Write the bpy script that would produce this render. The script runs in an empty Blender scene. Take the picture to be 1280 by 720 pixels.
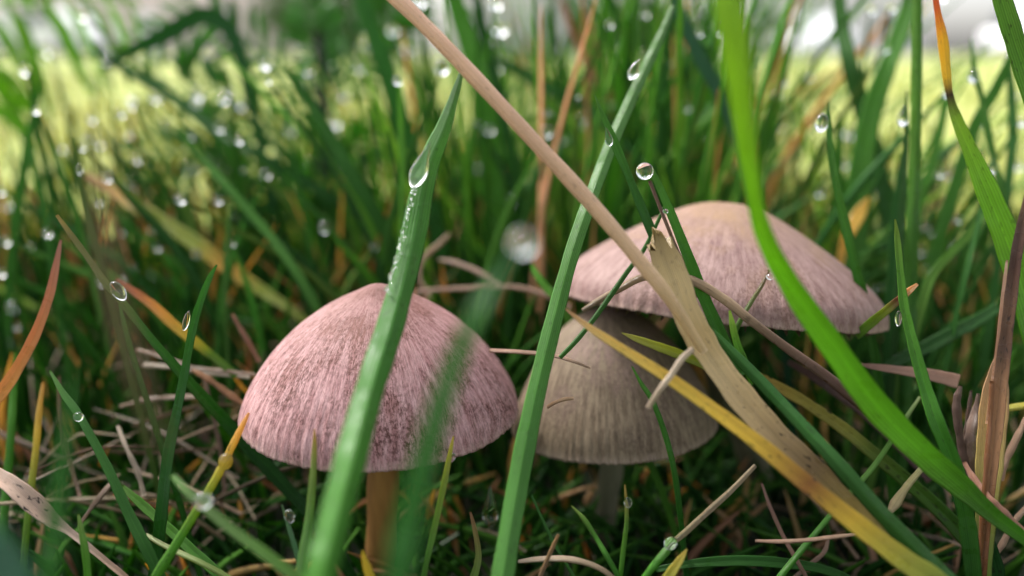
import bpy, math, random
import numpy as np
from mathutils import Vector, Matrix

random.seed(7)
rng = np.random.default_rng(7)
R = math.radians
sc = bpy.context.scene
col = sc.collection

# ------------------------------------------------------------------ camera
PITCH = R(16.2)
CAM = np.array([0.0, 0.0, 0.070])
FPX = 1005.0
RIGHT = np.array([1.0, 0, 0])
FWD = np.array([0, math.cos(PITCH), -math.sin(PITCH)])
UP = np.array([0, math.sin(PITCH), math.cos(PITCH)])
cam_data = bpy.data.cameras.new('camera')
cam = bpy.data.objects.new('camera', cam_data)
col.objects.link(cam)
cam.location = CAM
cam.rotation_euler = (R(90) - PITCH, 0, 0)
cam_data.sensor_width = 36
cam_data.lens = FPX / 1280 * 36
cam_data.clip_start = 0.004
cam_data.clip_end = 900
cam_data.dof.use_dof = True
cam_data.dof.focus_distance = 0.088
cam_data.dof.aperture_fstop = 10.0
sc.camera = cam

# ------------------------------------------------------------------ sky, sun, exposure
SUN_EL, SUN_AZ = R(50), R(-46)          # azimuth: from +Y towards +X; the light comes from the upper left
w = bpy.data.worlds.new('World')
sc.world = w
w.use_nodes = True
nt = w.node_tree
bg = nt.nodes['Background']
sky = nt.nodes.new('ShaderNodeTexSky')
sky.sky_type = 'NISHITA'
sky.sun_disc = False
sky.sun_elevation = SUN_EL
sky.sun_rotation = SUN_AZ
sky.air_density = 1.0
sky.dust_density = 4.0
sky.ozone_density = 1.0
hsv = nt.nodes.new('ShaderNodeHueSaturation')
hsv.inputs['Saturation'].default_value = 0.28      # a cloudy, nearly white sky
nt.links.new(sky.outputs[0], hsv.inputs['Color'])
nt.links.new(hsv.outputs[0], bg.inputs['Color'])
bg.inputs['Strength'].default_value = 0.09
sl = bpy.data.lights.new('sun', 'SUN')
sl.energy = 1.3
sl.angle = R(14)
sl.color = (1.0, 0.96, 0.9)
so = bpy.data.objects.new('sun', sl)
col.objects.link(so)
sd = Vector((math.sin(SUN_AZ) * math.cos(SUN_EL), math.cos(SUN_AZ) * math.cos(SUN_EL), math.sin(SUN_EL)))
so.rotation_euler = sd.to_track_quat('Z', 'Y').to_euler()
so.location = sd * 3
sc.view_settings.view_transform = 'Standard'
sc.view_settings.look = 'None'
sc.view_settings.exposure = 2.28
sc.view_settings.gamma = 1.0
sc.render.engine = 'CYCLES'
sc.cycles.use_denoising = True
sc.cycles.max_bounces = 8
sc.cycles.diffuse_bounces = 4
sc.cycles.glossy_bounces = 3
sc.cycles.transmission_bounces = 8
sc.cycles.sample_clamp_indirect = 4


def P(x, y, d):
    """the point of the place that the photograph shows at pixel (x, y), d centimetres away"""
    d = d * 0.01
    return CAM + d * (FWD + RIGHT * ((x - 640) / FPX) + UP * ((360 - y) / FPX))


# ------------------------------------------------------------------ materials
def new_mat(name):
    m = bpy.data.materials.new(name)
    m.use_nodes = True
    return m, m.node_tree, m.node_tree.nodes['Principled BSDF']


def N(nt, t, **kw):
    n = nt.nodes.new(t)
    for k, v in kw.items():
        if k in n.inputs:
            n.inputs[k].default_value = v
        else:
            setattr(n, k, v)
    return n


def math_node(nt, op, a=None, b=None, c=None):
    n = nt.nodes.new('ShaderNodeMath')
    n.operation = op
    for i, v in enumerate((a, b, c)):
        if v is None:
            continue
        if isinstance(v, (int, float)):
            n.inputs[i].default_value = v
        else:
            nt.links.new(v, n.inputs[i])
    return n.outputs[0]


def mixcol(nt, fac, a, b, blend='MIX'):
    n = nt.nodes.new('ShaderNodeMix')
    n.data_type = 'RGBA'
    n.blend_type = blend
    for sock, v in ((n.inputs[0], fac), (n.inputs[6], a), (n.inputs[7], b)):
        if isinstance(v, (int, float)):
            sock.default_value = v
        elif isinstance(v, tuple):
            sock.default_value = v if len(v) == 4 else (*v, 1)
        else:
            nt.links.new(v, sock)
    return n.outputs[2]


def ramp(nt, fac, stops):
    n = nt.nodes.new('ShaderNodeValToRGB')
    el = n.color_ramp.elements
    while len(el) < len(stops):
        el.new(0.5)
    for e, (p, c) in zip(el, stops):
        e.position = p
        e.color = (*c, 1) if len(c) == 3 else c
    nt.links.new(fac, n.inputs[0])
    return n.outputs[0]


def blade_material(name, transl, rough, veins, streak, spec=0.5, bump=0.25, vfreq=90.0, vein_amp=0.15, rib_amp=0.22):
    """leaf tissue: own colour from the tint attribute, length-wise veins and streaks, light shining through"""
    m, t, b = new_mat(name)
    at = N(t, 'ShaderNodeAttribute', attribute_name='tint')
    uv = N(t, 'ShaderNodeAttribute', attribute_name='along')
    sep = N(t, 'ShaderNodeSeparateXYZ')
    t.links.new(uv.outputs['Vector'], sep.inputs[0])
    comb = N(t, 'ShaderNodeCombineXYZ')
    t.links.new(math_node(t, 'MULTIPLY', sep.outputs[0], veins * 1.3), comb.inputs[0])
    t.links.new(math_node(t, 'MULTIPLY', sep.outputs[1], vfreq), comb.inputs[1])
    t.links.new(math_node(t, 'MULTIPLY', sep.outputs[2], 37.0), comb.inputs[2])
    no = N(t, 'ShaderNodeTexNoise', Scale=1.0, Detail=4.0, Roughness=0.6)
    t.links.new(comb.outputs[0], no.inputs['Vector'])
    vein = math_node(t, 'SINE', math_node(t, 'MULTIPLY', sep.outputs[0], veins * 6.283))
    fac = math_node(t, 'ADD', math_node(t, 'MULTIPLY', math_node(t, 'SUBTRACT', no.outputs['Fac'], 0.5), streak * 2),
                    math_node(t, 'MULTIPLY', vein, vein_amp))
    rib = ramp(t, math_node(t, 'ABSOLUTE', math_node(t, 'SUBTRACT', sep.outputs[0], 0.5)), [(0.0, (1, 1, 1)), (0.06, (0, 0, 0))])
    fac = math_node(t, 'ADD', fac, math_node(t, 'MULTIPLY', rib, rib_amp))
    # blotches of a fresher or duller colour along the blade
    comb2 = N(t, 'ShaderNodeCombineXYZ')
    t.links.new(math_node(t, 'MULTIPLY', sep.outputs[0], 1.2), comb2.inputs[0])
    t.links.new(math_node(t, 'MULTIPLY', sep.outputs[1], 160.0), comb2.inputs[1])
    t.links.new(math_node(t, 'MULTIPLY', sep.outputs[2], 91.0), comb2.inputs[2])
    no2 = N(t, 'ShaderNodeTexNoise', Scale=1.0, Detail=3.0)
    t.links.new(comb2.outputs[0], no2.inputs['Vector'])
    fac2 = math_node(t, 'ADD', fac, math_node(t, 'MULTIPLY', math_node(t, 'SUBTRACT', no2.outputs['Fac'], 0.5), 0.45))
    scale = math_node(t, 'ADD', fac2, 1.0)
    vm = N(t, 'ShaderNodeVectorMath', operation='SCALE')
    t.links.new(at.outputs['Color'], vm.inputs[0])
    t.links.new(scale, vm.inputs['Scale'])
    # dark specks where the tint's alpha asks for them
    comb3 = N(t, 'ShaderNodeCombineXYZ')
    t.links.new(math_node(t, 'MULTIPLY', sep.outputs[0], 5.0), comb3.inputs[0])
    t.links.new(math_node(t, 'MULTIPLY', sep.outputs[1], 900.0), comb3.inputs[1])
    t.links.new(math_node(t, 'MULTIPLY', sep.outputs[2], 53.0), comb3.inputs[2])
    sp = N(t, 'ShaderNodeTexNoise', Scale=1.0, Detail=2.0)
    t.links.new(comb3.outputs[0], sp.inputs['Vector'])
    spf = math_node(t, 'MULTIPLY', ramp(t, sp.outputs['Fac'], [(0.62, (0, 0, 0)), (0.70, (1, 1, 1))]), at.outputs['Alpha'])
    base = mixcol(t, spf, vm.outputs[0], (0.02, 0.012, 0.008))
    t.links.new(base, b.inputs['Base Color'])
    b.inputs['Roughness'].default_value = rough
    b.inputs['Specular IOR Level'].default_value = spec
    bp = N(t, 'ShaderNodeBump', Strength=bump, Distance=0.00012)
    t.links.new(math_node(t, 'ADD', math_node(t, 'MULTIPLY', vein, 0.5), no.outputs['Fac']), bp.inputs['Height'])
    t.links.new(bp.outputs[0], b.inputs['Normal'])
    tco = N(t, 'ShaderNodeTexCoord')
    wet = N(t, 'ShaderNodeTexNoise', Scale=3200.0, Detail=2.0)
    t.links.new(tco.outputs['Object'], wet.inputs['Vector'])
    wb = N(t, 'ShaderNodeBump', Strength=0.35, Distance=0.00008)
    t.links.new(wet.outputs['Fac'], wb.inputs['Height'])
    t.links.new(bp.outputs[0], wb.inputs['Normal'])
    t.links.new(wb.outputs[0], b.inputs['Normal'])
    damp = N(t, 'ShaderNodeTexNoise', Scale=420.0, Detail=3.0)
    t.links.new(tco.outputs['Object'], damp.inputs['Vector'])
    rr = ramp(t, damp.outputs['Fac'], [(0.4, (rough * .5,) * 3), (0.6, (min(1, rough * 1.25),) * 3)])
    t.links.new(rr, b.inputs['Roughness'])
    tr = N(t, 'ShaderNodeBsdfTranslucent')
    t.links.new(mixcol(t, 1.0, base, (1.9, 1.75, 1.0), 'MULTIPLY'), tr.inputs['Color'])
    mx = N(t, 'ShaderNodeMixShader')
    mx.inputs[0].default_value = transl
    t.links.new(b.outputs[0], mx.inputs[1])
    t.links.new(tr.outputs[0], mx.inputs[2])
    t.links.new(mx.outputs[0], t.nodes['Material Output'].inputs['Surface'])
    return m


M_GRASS = blade_material('fresh_grass', 0.42, 0.5, 9, 0.26, 0.24, 0.4)
M_SOFT = blade_material('soft_grass', 0.42, 0.6, 7, 0.26, 0.12, 0.2)
M_DRY = blade_material('dry_grass', 0.18, 0.5, 17, 0.30, 0.4, 0.6, 22.0, 0.12, -0.1)


def make_glass():
    m, t, b = new_mat('water')
    b.inputs['Base Color'].default_value = (1, 1, 1, 1)
    b.inputs['Transmission Weight'].default_value = 1.0
    b.inputs['Roughness'].default_value = 0.0
    b.inputs['IOR'].default_value = 1.333
    return m


M_WATER = make_glass()


def cap_material(name, pale, pink, fleck, apex, fleck_amt, apex_size, patch=0.0):
    m, t, b = new_mat(name)
    rad = N(t, 'ShaderNodeAttribute', attribute_name='radial')
    sep = N(t, 'ShaderNodeSeparateXYZ')
    t.links.new(rad.outputs['Vector'], sep.inputs[0])
    s = N(t, 'ShaderNodeAttribute', attribute_name='rim')        # 0 at the apex, 1 at the margin

    def polar(ka, ks, detail=3.0, rough=0.6):
        vm = N(t, 'ShaderNodeCombineXYZ')
        t.links.new(math_node(t, 'MULTIPLY', sep.outputs[0], ka), vm.inputs[0])
        t.links.new(math_node(t, 'MULTIPLY', sep.outputs[1], ka), vm.inputs[1])
        t.links.new(math_node(t, 'MULTIPLY', s.outputs['Fac'], ks), vm.inputs[2])
        n = N(t, 'ShaderNodeTexNoise', Scale=1.0, Detail=detail, Roughness=rough)
        t.links.new(vm.outputs[0], n.inputs['Vector'])
        return n.outputs['Fac']
    fine = polar(70, 44, 3.0, 0.7)          # short dark fibrils
    mid = polar(20, 7, 4.0)             # longer streaks
    big = polar(2.6, 3.4, 3.0)          # patches
    fibre = polar(90, 16, 3.0, 0.7)
    tco = N(t, 'ShaderNodeTexCoord')

    def solid(scale, detail):
        n = N(t, 'ShaderNodeTexNoise', Scale=scale, Detail=detail, Roughness=0.6)
        t.links.new(tco.outputs['Object'], n.inputs['Vector'])
        return n.outputs['Fac']
    grain = solid(1900, 3.0)
    blot = solid(170, 3.0)
    base = mixcol(t, ramp(t, mid, [(0.35, (0, 0, 0)), (0.65, (1, 1, 1))]), pale, pink)
    f1 = ramp(t, fine, [(0.47, (0, 0, 0)), (0.60, (1, 1, 1))])
    gate = ramp(t, math_node(t, 'ADD', math_node(t, 'MULTIPLY', blot, 0.8),
                             math_node(t, 'ADD', math_node(t, 'MULTIPLY', mid, 0.45), math_node(t, 'MULTIPLY', s.outputs['Fac'], -0.10))),
                [(0.48, (0.22, 0.22, 0.22)), (0.66, (1, 1, 1))])
    g1 = ramp(t, grain, [(0.50, (0, 0, 0)), (0.63, (1, 1, 1))])
    f1 = math_node(t, 'MAXIMUM', f1, math_node(t, 'MULTIPLY', g1, 0.8))
    base = mixcol(t, math_node(t, 'MULTIPLY', math_node(t, 'MULTIPLY', f1, gate), fleck_amt), base, fleck)
    f2 = ramp(t, fibre, [(0.48, (0, 0, 0)), (0.64, (1, 1, 1))])
    base = mixcol(t, math_node(t, 'MULTIPLY', f2, fleck_amt * 0.5), base, fleck)
    ptch = math_node(t, 'MULTIPLY', ramp(t, blot, [(0.48, (0, 0, 0)), (0.62, (1, 1, 1))]), ramp(t, s.outputs['Fac'], [(0.35, (1, 1, 1)), (0.85, (0.15, 0.15, 0.15))]))
    base = mixcol(t, math_node(t, 'MULTIPLY', math_node(t, 'MULTIPLY', ptch, ramp(t, mid, [(0.35, (0, 0, 0)), (0.6, (1, 1, 1))])), 0.6), base, apex)
    ap = ramp(t, math_node(t, 'ADD', s.outputs['Fac'], math_node(t, 'MULTIPLY', math_node(t, 'SUBTRACT', mid, 0.5), 0.5)),
              [(0.0, (1, 1, 1)), (apex_size, (0, 0, 0))])
    base = mixcol(t, math_node(t, 'MULTIPLY', ap, 0.6), base, apex)
    # pale bloom at the very margin
    mg = ramp(t, s.outputs['Fac'], [(0.945, (0, 0, 0)), (1.0, (1, 1, 1))])
    base = mixcol(t, math_node(t, 'MULTIPLY', math_node(t, 'MULTIPLY', mg, ramp(t, fibre, [(0.4, (0, 0, 0)), (0.6, (1, 1, 1))])), 0.45), base, (0.5, 0.39, 0.31))
    t.links.new(base, b.inputs['Base Color'])
    b.inputs['Roughness'].default_value = 0.62
    b.inputs['Specular IOR Level'].default_value = 0.16
    hgt = math_node(t, 'ADD', math_node(t, 'MULTIPLY', fine, -0.8), math_node(t, 'MULTIPLY', fibre, 0.8))
    bp = N(t, 'ShaderNodeBump', Strength=0.5, Distance=0.00022)
    t.links.new(hgt, bp.inputs['Height'])
    t.links.new(bp.outputs[0], b.inputs['Normal'])
    return m


def simple_mat(name, c1, c2, scale, rough=0.7, detail=4.0, bump=0.0, stretch=None, spec=0.3, metal=0.0):
    m, t, b = new_mat(name)
    tc = N(t, 'ShaderNodeTexCoord')
    src = tc.outputs['Object']
    if stretch:
        mp = N(t, 'ShaderNodeMapping')
        mp.inputs['Scale'].default_value = stretch
        t.links.new(src, mp.inputs[0])
        src = mp.outputs[0]
    n = N(t, 'ShaderNodeTexNoise', Scale=scale, Detail=detail, Roughness=0.6)
    t.links.new(src, n.inputs['Vector'])
    t.links.new(ramp(t, n.outputs['Fac'], [(0.32, c1), (0.68, c2)]), b.inputs['Base Color'])
    b.inputs['Roughness'].default_value = rough
    b.inputs['Specular IOR Level'].default_value = spec
    b.inputs['Metallic'].default_value = metal
    if bump:
        bp = N(t, 'ShaderNodeBump', Strength=0.6, Distance=bump)
        t.links.new(n.outputs['Fac'], bp.inputs['Height'])
        t.links.new(bp.outputs[0], b.inputs['Normal'])
    return m


# ------------------------------------------------------------------ mesh helpers
def link(name, me, mat=None, parent=None, label=None, cat=None, group=None, kind=None):
    o = bpy.data.objects.new(name, me)
    col.objects.link(o)
    if mat is not None and me is not None and not me.materials:
        me.materials.append(mat)
    if parent is not None:
        o.parent = parent
    for k, v in (('label', label), ('category', cat), ('group', group), ('kind', kind)):
        if v:
            o[k] = v
    return o


def mesh_from(name, V, F, tint=None, along=None, smooth=True):
    me = bpy.data.meshes.new(name)
    me.from_pydata([tuple(v) for v in V], [], F)
    if smooth:
        me.polygons.foreach_set('use_smooth', np.ones(len(me.polygons), dtype=bool))
    if tint is not None:
        a = me.attributes.new('tint', 'FLOAT_COLOR', 'POINT')
        a.data.foreach_set('color', np.asarray(tint, dtype=np.float32).ravel())
    if along is not None:
        a = me.attributes.new('along', 'FLOAT_VECTOR', 'POINT')
        a.data.foreach_set('vector', np.asarray(along, dtype=np.float32).ravel())
    me.update()
    return me


def catmull(pts, per):
    """a smooth curve through rows of pts"""
    p = np.asarray(pts, float)
    if len(p) == 2:
        t = np.linspace(0, 1, per + 1)[:, None]
        return p[0] * (1 - t) + p[1] * t
    ext = np.vstack([2 * p[0] - p[1], p, 2 * p[-1] - p[-2]])
    out = []
    for i in range(1, len(ext) - 2):
        a, b, c, d = ext[i - 1:i + 3]
        n = per + (1 if i == len(ext) - 3 else 0)
        for k in range(n):
            t = k / per
            out.append(0.5 * (2 * b + (c - a) * t + (2 * a - 5 * b + 4 * c - d) * t * t + (3 * b - a - 3 * c + d) * t ** 3))
    return np.array(out)


def sect_flat(n=11, thick=0.10, fold=0.0, curl=0.0):
    """closed blade section as (across, out, u); unit half width"""
    us = np.linspace(-1, 1, n)
    mid = fold * np.abs(us) + curl * us ** 2
    th = thick * (1 - 0.8 * us ** 2)
    top = [(u, m_ + h, (u + 1) / 2) for u, m_, h in zip(us, mid, th)]
    bot = [(u, m_ - h, (u + 1) / 2) for u, m_, h in zip(us[::-1], mid[::-1], th[::-1])][1:-1]
    return np.array(top + bot)


def sect_tube(n=12, flat=1.0):
    a = np.linspace(0, 2 * np.pi, n, endpoint=False)
    return np.stack([np.cos(a), np.sin(a) * flat, a / (2 * np.pi) * 2.0], 1)


S_LITE = np.array([(-1, 0.12, 0), (0, -0.10, 0.5), (1, 0.12, 1), (0, 0.10, 0.5)])


def sweep(path, width, sect, tint, seed=0.0, roll=0.0, cap=True, refdir=None):
    """a ribbon or tube along path; width is the full width at each row"""
    path = np.asarray(path, float)
    n = len(path)
    T = np.gradient(path, axis=0)
    T /= np.linalg.norm(T, axis=1)[:, None] + 1e-12
    view = (path - CAM) if refdir is None else np.tile(refdir, (n, 1))
    S = np.cross(T, view)
    S /= np.linalg.norm(S, axis=1)[:, None] + 1e-12
    # keep the side direction from flipping
    for i in range(1, n):
        if np.dot(S[i], S[i - 1]) < 0:
            S[i] *= -1
    Nn = np.cross(S, T)
    flip = np.sign((Nn * -view).sum(1).mean())      # out points towards the viewer
    roll = np.asarray(roll, float) * np.ones(n)
    cr, sr = np.cos(roll)[:, None], np.sin(roll)[:, None]
    S2 = S * cr + Nn * sr
    N2 = (np.cross(S2, T)) * flip
    comp = np.minimum(1 / np.maximum(np.cos(roll), 0.45), 1.8)
    hw = (np.asarray(width) * 0.5 * comp)[:, None, None]
    V = path[:, None, :] + hw * (sect[None, :, 0:1] * S2[:, None, :] + sect[None, :, 1:2] * N2[:, None, :])
    k = len(sect)
    seg = np.linalg.norm(np.diff(path, axis=0), axis=1)
    v = np.concatenate([[0], np.cumsum(seg)])
    along = np.zeros((n, k, 3))
    along[:, :, 0] = sect[None, :, 2]
    along[:, :, 1] = v[:, None]
    along[:, :, 2] = seed
    tint = np.repeat(np.asarray(tint, float)[:, None, :], k, axis=1)
    F = []
    for i in range(n - 1):
        for j in range(k):
            j2 = (j + 1) % k
            F.append((i * k + j, i * k + j2, (i + 1) * k + j2, (i + 1) * k + j))
    if cap:
        F.append(tuple(range(k)))
        F.append(tuple(range((n - 1) * k, n * k))[::-1])
    return V.reshape(-1, 3), F, tint.reshape(-1, 4), along.reshape(-1, 3)


class Bag:
    """collects many strips into one mesh"""
    def __init__(self):
        self.V, self.F, self.T, self.A, self.n = [], [], [], [], 0

    def add(self, V, F, T, A):
        self.V.append(V); self.T.append(T); self.A.append(A)
        n = self.n
        self.F += [tuple(i + n for i in f) for f in F]
        self.n += len(V)

    def mesh(self, name):
        return mesh_from(name, np.vstack(self.V), self.F, np.vstack(self.T), np.vstack(self.A))


# own colours of the tissue (linear); the fourth value is how speckled it is
DG = (.018, .070, .014, 0)
MG = (.042, .135, .018, 0)
BG = (.105, .225, .024, 0)
LG = (.150, .270, .045, 0)
BL = (.055, .155, .045, 0)
OL = (.095, .120, .025, 0)
YG = (.230, .250, .030, .1)
YE = (.480, .300, .035, .7)
OR = (.480, .190, .045, .3)
RU = (.360, .120, .050, .3)
TN = (.400, .270, .150, .5)
PS = (.380, .255, .165, .4)
PL = (.500, .400, .290, .4)
BR = (.120, .065, .040, .5)
DK = (.030, .018, .012, 0)


def blade(name, label, pts, tints, cat='grass blade', sect=None, mat=None, roll=0.0, root=True, group=None,
          per=10, fold=0.25, thick=0.10, wob=0.03, tear=False):
    """one traced blade or stem; pts rows are x, y, width in pixels, distance in cm"""
    pts = np.array(pts, float)
    X = np.array([P(x, y, d) for x, y, _, d in pts])
    W = pts[:, 2] * pts[:, 3] * 0.01 / FPX * 0.88
    tp = np.linspace(0, 1, len(tints))
    if root:
        # the lower end grows on down into the turf
        dirv = X[-1] - X[-2]
        dirv /= np.linalg.norm(dirv)
        cur, k = X[-1].copy(), 0
        while cur[2] > -0.002 and k < 12:
            dirv = dirv * 0.8 + np.array([0, 0.05, -1.0]) * 0.2
            dirv /= np.linalg.norm(dirv)
            cur = cur + dirv * max(0.006, cur[2] * 0.4)
            X = np.vstack([X, cur]); W = np.append(W, W[-1] * 0.93)
            k += 1
    full = catmull(np.column_stack([X, W]), per)
    path, width = full[:, :3], np.maximum(full[:, 3], 2e-5)
    n = len(path)
    ntr = (len(pts) - 1) * per
    f = np.clip(np.arange(n) / max(ntr, 1), 0, 1)
    tc = np.array([np.interp(f, tp, np.array(tints)[:, c]) for c in range(4)]).T
    if mat is None:
        tc[:, 3] = np.maximum(tc[:, 3], random.choice((0, .3, .6)))
    seed = random.random() * 10
    ph = random.random() * 6
    s = np.arange(n) / per
    width = width * (1 + wob * np.sin(s * 4.1 + ph) + wob * 0.6 * np.sin(s * 9.7 + ph * 2))
    sect = sect if sect is not None else sect_flat(11, thick, fold)
    V, F, T, A = sweep(path, width, sect, tc, seed, roll)
    if tear:                                    # a ragged, torn upper end
        k = len(sect)
        t0 = (path[1] - path[0]) / np.linalg.norm(path[1] - path[0])
        for j in range(k):
            V[j] += t0 * width[0] * (0.35 * math.sin(sect[j, 2] * 9) + 0.25 * math.sin(sect[j, 2] * 23 + 1))
    # origin at the lower end of the blade
    base = path[-1]
    me = mesh_from(name, V - base, F, T, A)
    o = link(name, me, mat or M_GRASS, None, label, cat, group)
    o.location = base
    return o


TUBE = sect_tube(12)
CRUMPLE = sect_tube(12, .55) * np.array([1, 1, 1]) + np.column_stack([np.zeros(12), .18 * np.cos(np.linspace(0, 4 * np.pi, 12, endpoint=False) * 1.5), np.zeros(12)])
RIDGED = sect_tube(48, .85) * np.column_stack([1 + .045 * np.cos(11 * np.linspace(0, 2 * np.pi, 48, endpoint=False))] * 2 + [np.ones(48)])
OVAL = sect_tube(12, 0.6)


def straw(label, pts, tints, cat='straw', sect=CRUMPLE, root=False, mat=None, name='straw', **kw):
    return blade(name, label, pts, tints, cat, sect, mat or M_DRY, 0, root, **kw)


# ------------------------------------------------------------------ the ground
def build_ground():
    m, t, b = new_mat('turf_ground')
    tc = N(t, 'ShaderNodeTexCoord')
    ln = N(t, 'ShaderNodeVectorMath', operation='LENGTH')
    t.links.new(tc.outputs['Object'], ln.inputs[0])
    n1 = N(t, 'ShaderNodeTexNoise', Scale=14.0, Detail=5.0)
    n2 = N(t, 'ShaderNodeTexNoise', Scale=160.0, Detail=5.0)
    n3 = N(t, 'ShaderNodeTexNoise', Scale=1.1, Detail=5.0)
    for n in (n1, n2, n3):
        t.links.new(tc.outputs['Object'], n.inputs['Vector'])
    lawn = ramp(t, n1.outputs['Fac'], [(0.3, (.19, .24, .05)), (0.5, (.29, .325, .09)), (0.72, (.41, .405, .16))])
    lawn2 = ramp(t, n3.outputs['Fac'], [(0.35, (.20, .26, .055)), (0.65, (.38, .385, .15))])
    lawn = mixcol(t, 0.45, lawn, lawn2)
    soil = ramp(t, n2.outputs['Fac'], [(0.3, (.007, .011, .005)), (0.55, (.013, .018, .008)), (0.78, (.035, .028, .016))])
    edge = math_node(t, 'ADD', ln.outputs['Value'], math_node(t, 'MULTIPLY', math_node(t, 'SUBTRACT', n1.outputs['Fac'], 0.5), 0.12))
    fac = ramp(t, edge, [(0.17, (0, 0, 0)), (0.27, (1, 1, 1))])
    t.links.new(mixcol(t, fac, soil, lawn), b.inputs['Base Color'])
    b.inputs['Roughness'].default_value = 0.9
    b.inputs['Specular IOR Level'].default_value = 0.15
    bp = N(t, 'ShaderNodeBump', Strength=0.8, Distance=0.004)
    t.links.new(n2.outputs['Fac'], bp.inputs['Height'])
    t.links.new(bp.outputs[0], b.inputs['Normal'])
    # rings of ever larger quads out to the horizon
    rad = np.concatenate([np.linspace(0.01, 0.45, 120), np.geomspace(0.5, 420, 50)])
    na = 192
    V, F = [(0, 0.0, 0)], []
    for r in rad:
        for k in range(na):
            a = 2 * math.pi * k / na
            x, y = r * math.cos(a), r * math.sin(a)
            z = 0.0015 * math.sin(x * 61 + 1) * math.sin(y * 53) + 0.001 * math.sin(x * 143 + y * 99)
            if r < 0.5:
                z += random.gauss(0, .0009)
            if r > 0.5:
                z = 0.012 * math.sin(x * 3.1) * math.sin(y * 2.3) * min(1, (r - 0.5)) * (1 if r < 8 else 0)
            V.append((x, y, z))
    for k in range(na):
        F.append((0, 1 + k, 1 + (k + 1) % na))
    for i in range(len(rad) - 1):
        for k in range(na):
            a, c = 1 + i * na + k, 1 + i * na + (k + 1) % na
            F.append((a, a + na, c + na, c))
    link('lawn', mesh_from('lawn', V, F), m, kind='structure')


build_ground()


# ------------------------------------------------------------------ mushrooms
def lathe_cap(prof, Rr, H, lobes, teeth, seed, per_ring=420, nr=64):
    """cap skin with a torn, scalloped margin; returns outer+inner shell"""
    r_ = np.random.default_rng(seed)
    prof = np.array(prof, float)
    cur = catmull(prof, 12)
    L = np.concatenate([[0], np.cumsum(np.linalg.norm(np.diff(cur, axis=0), axis=1))])
    L /= L[-1]
    ss = np.linspace(0, 1, nr) ** 0.9
    pr = np.interp(ss, L, cur[:, 0])
    ph = np.interp(ss, L, cur[:, 1])
    th = np.linspace(0, 2 * np.pi, per_ring, endpoint=False)

    def ring_noise(nmin, nmax, cnt):
        z = np.zeros_like(th)
        for _ in range(cnt):
            f = int(r_.integers(nmin, nmax))
            z += np.sin(f * th + r_.uniform(0, 6.28)) * r_.uniform(0.4, 1)
        return z / cnt
    wave = ring_noise(2, 6, 4) * lobes
    tooth = (np.abs(ring_noise(24, 60, 6)) * 0.8 + np.abs(ring_noise(70, 130, 4)) * 0.5) * teeth
    stria = ring_noise(55, 110, 8)
    bumps = ring_noise(4, 12, 5)
    V, radial, rim = [], [], []
    for side in (0, 1):
        for i in range(nr):
            s = ss[i]
            k = s ** 3
            r = pr[i] * Rr * (1 + wave * k * 0.6 + 0.012 * bumps * s + 0.014 * stria * s ** 2.5)
            z = ph[i] * H + Rr * (wave * k * 0.25 + 0.01 * bumps * s)
            em = np.clip((s - 0.90) / 0.10, 0, 1) ** 1.5
            z = z + Rr * tooth * em
            if side:
                r = np.maximum(r - 0.045 * Rr * (1 - 0.75 * em), 0)
                z = z - 0.05 * Rr * (1 - em)
            V.append(np.stack([r * np.cos(th), r * np.sin(th), z], 1))
            radial.append(np.stack([np.cos(th), np.sin(th), np.full_like(th, side)], 1))
            rim.append(np.full_like(th, s))
    n = per_ring
    F = []
    for side in (0, 1):
        o = side * nr * n
        for i in range(nr - 1):
            for j in range(n):
                a, b_ = o + i * n + j, o + i * n + (j + 1) % n
                q = (a, a + n, b_ + n, b_)
                F.append(q if side == 0 else q[::-1])
    o1, o2 = (nr - 1) * n, (2 * nr - 1) * n
    for j in range(n):
        F.append((o1 + j, o2 + j, o2 + (j + 1) % n, o1 + (j + 1) % n))
    V = np.vstack(V)
    me = mesh_from('cap', V, F)
    a = me.attributes.new('radial', 'FLOAT_VECTOR', 'POINT')
    a.data.foreach_set('vector', np.vstack(radial).astype(np.float32).ravel())
    a = me.attributes.new('rim', 'FLOAT', 'POINT')
    a.data.foreach_set('value', np.concatenate(rim).astype(np.float32))
    return me, pr, ph


def gill_mesh(pr, ph, Rr, H, count=80):
    V, F = [], []
    ids = np.linspace(10, len(pr) - 9, 10).astype(int)
    for g in range(count):
        a = 2 * math.pi * g / count
        ca, sa = math.cos(a), math.sin(a)
        base = len(V)
        t = 0.004 * Rr
        for i in ids:
            r = pr[i] * Rr * 0.95
            ztop = ph[i] * H - 0.05 * Rr
            depth = 0.16 * Rr * math.sin(math.pi * min(1, (i / len(pr)) ** 1.2)) + 0.01 * Rr
            for sx in (-1, 1):
                V.append((r * ca - sx * t * sa, r * sa + sx * t * ca, ztop))
                V.append((r * ca - sx * t * sa * .5, r * sa + sx * t * ca * .5, ztop - depth))
        for k in range(len(ids) - 1):
            b0, b1 = base + 4 * k, base + 4 * (k + 1)
            F += [(b0, b0 + 1, b1 + 1, b1), (b0 + 2, b1 + 2, b1 + 3, b0 + 3), (b0 + 1, b0 + 3, b1 + 3, b1 + 1)]
    return mesh_from('gills', V, F)


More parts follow.
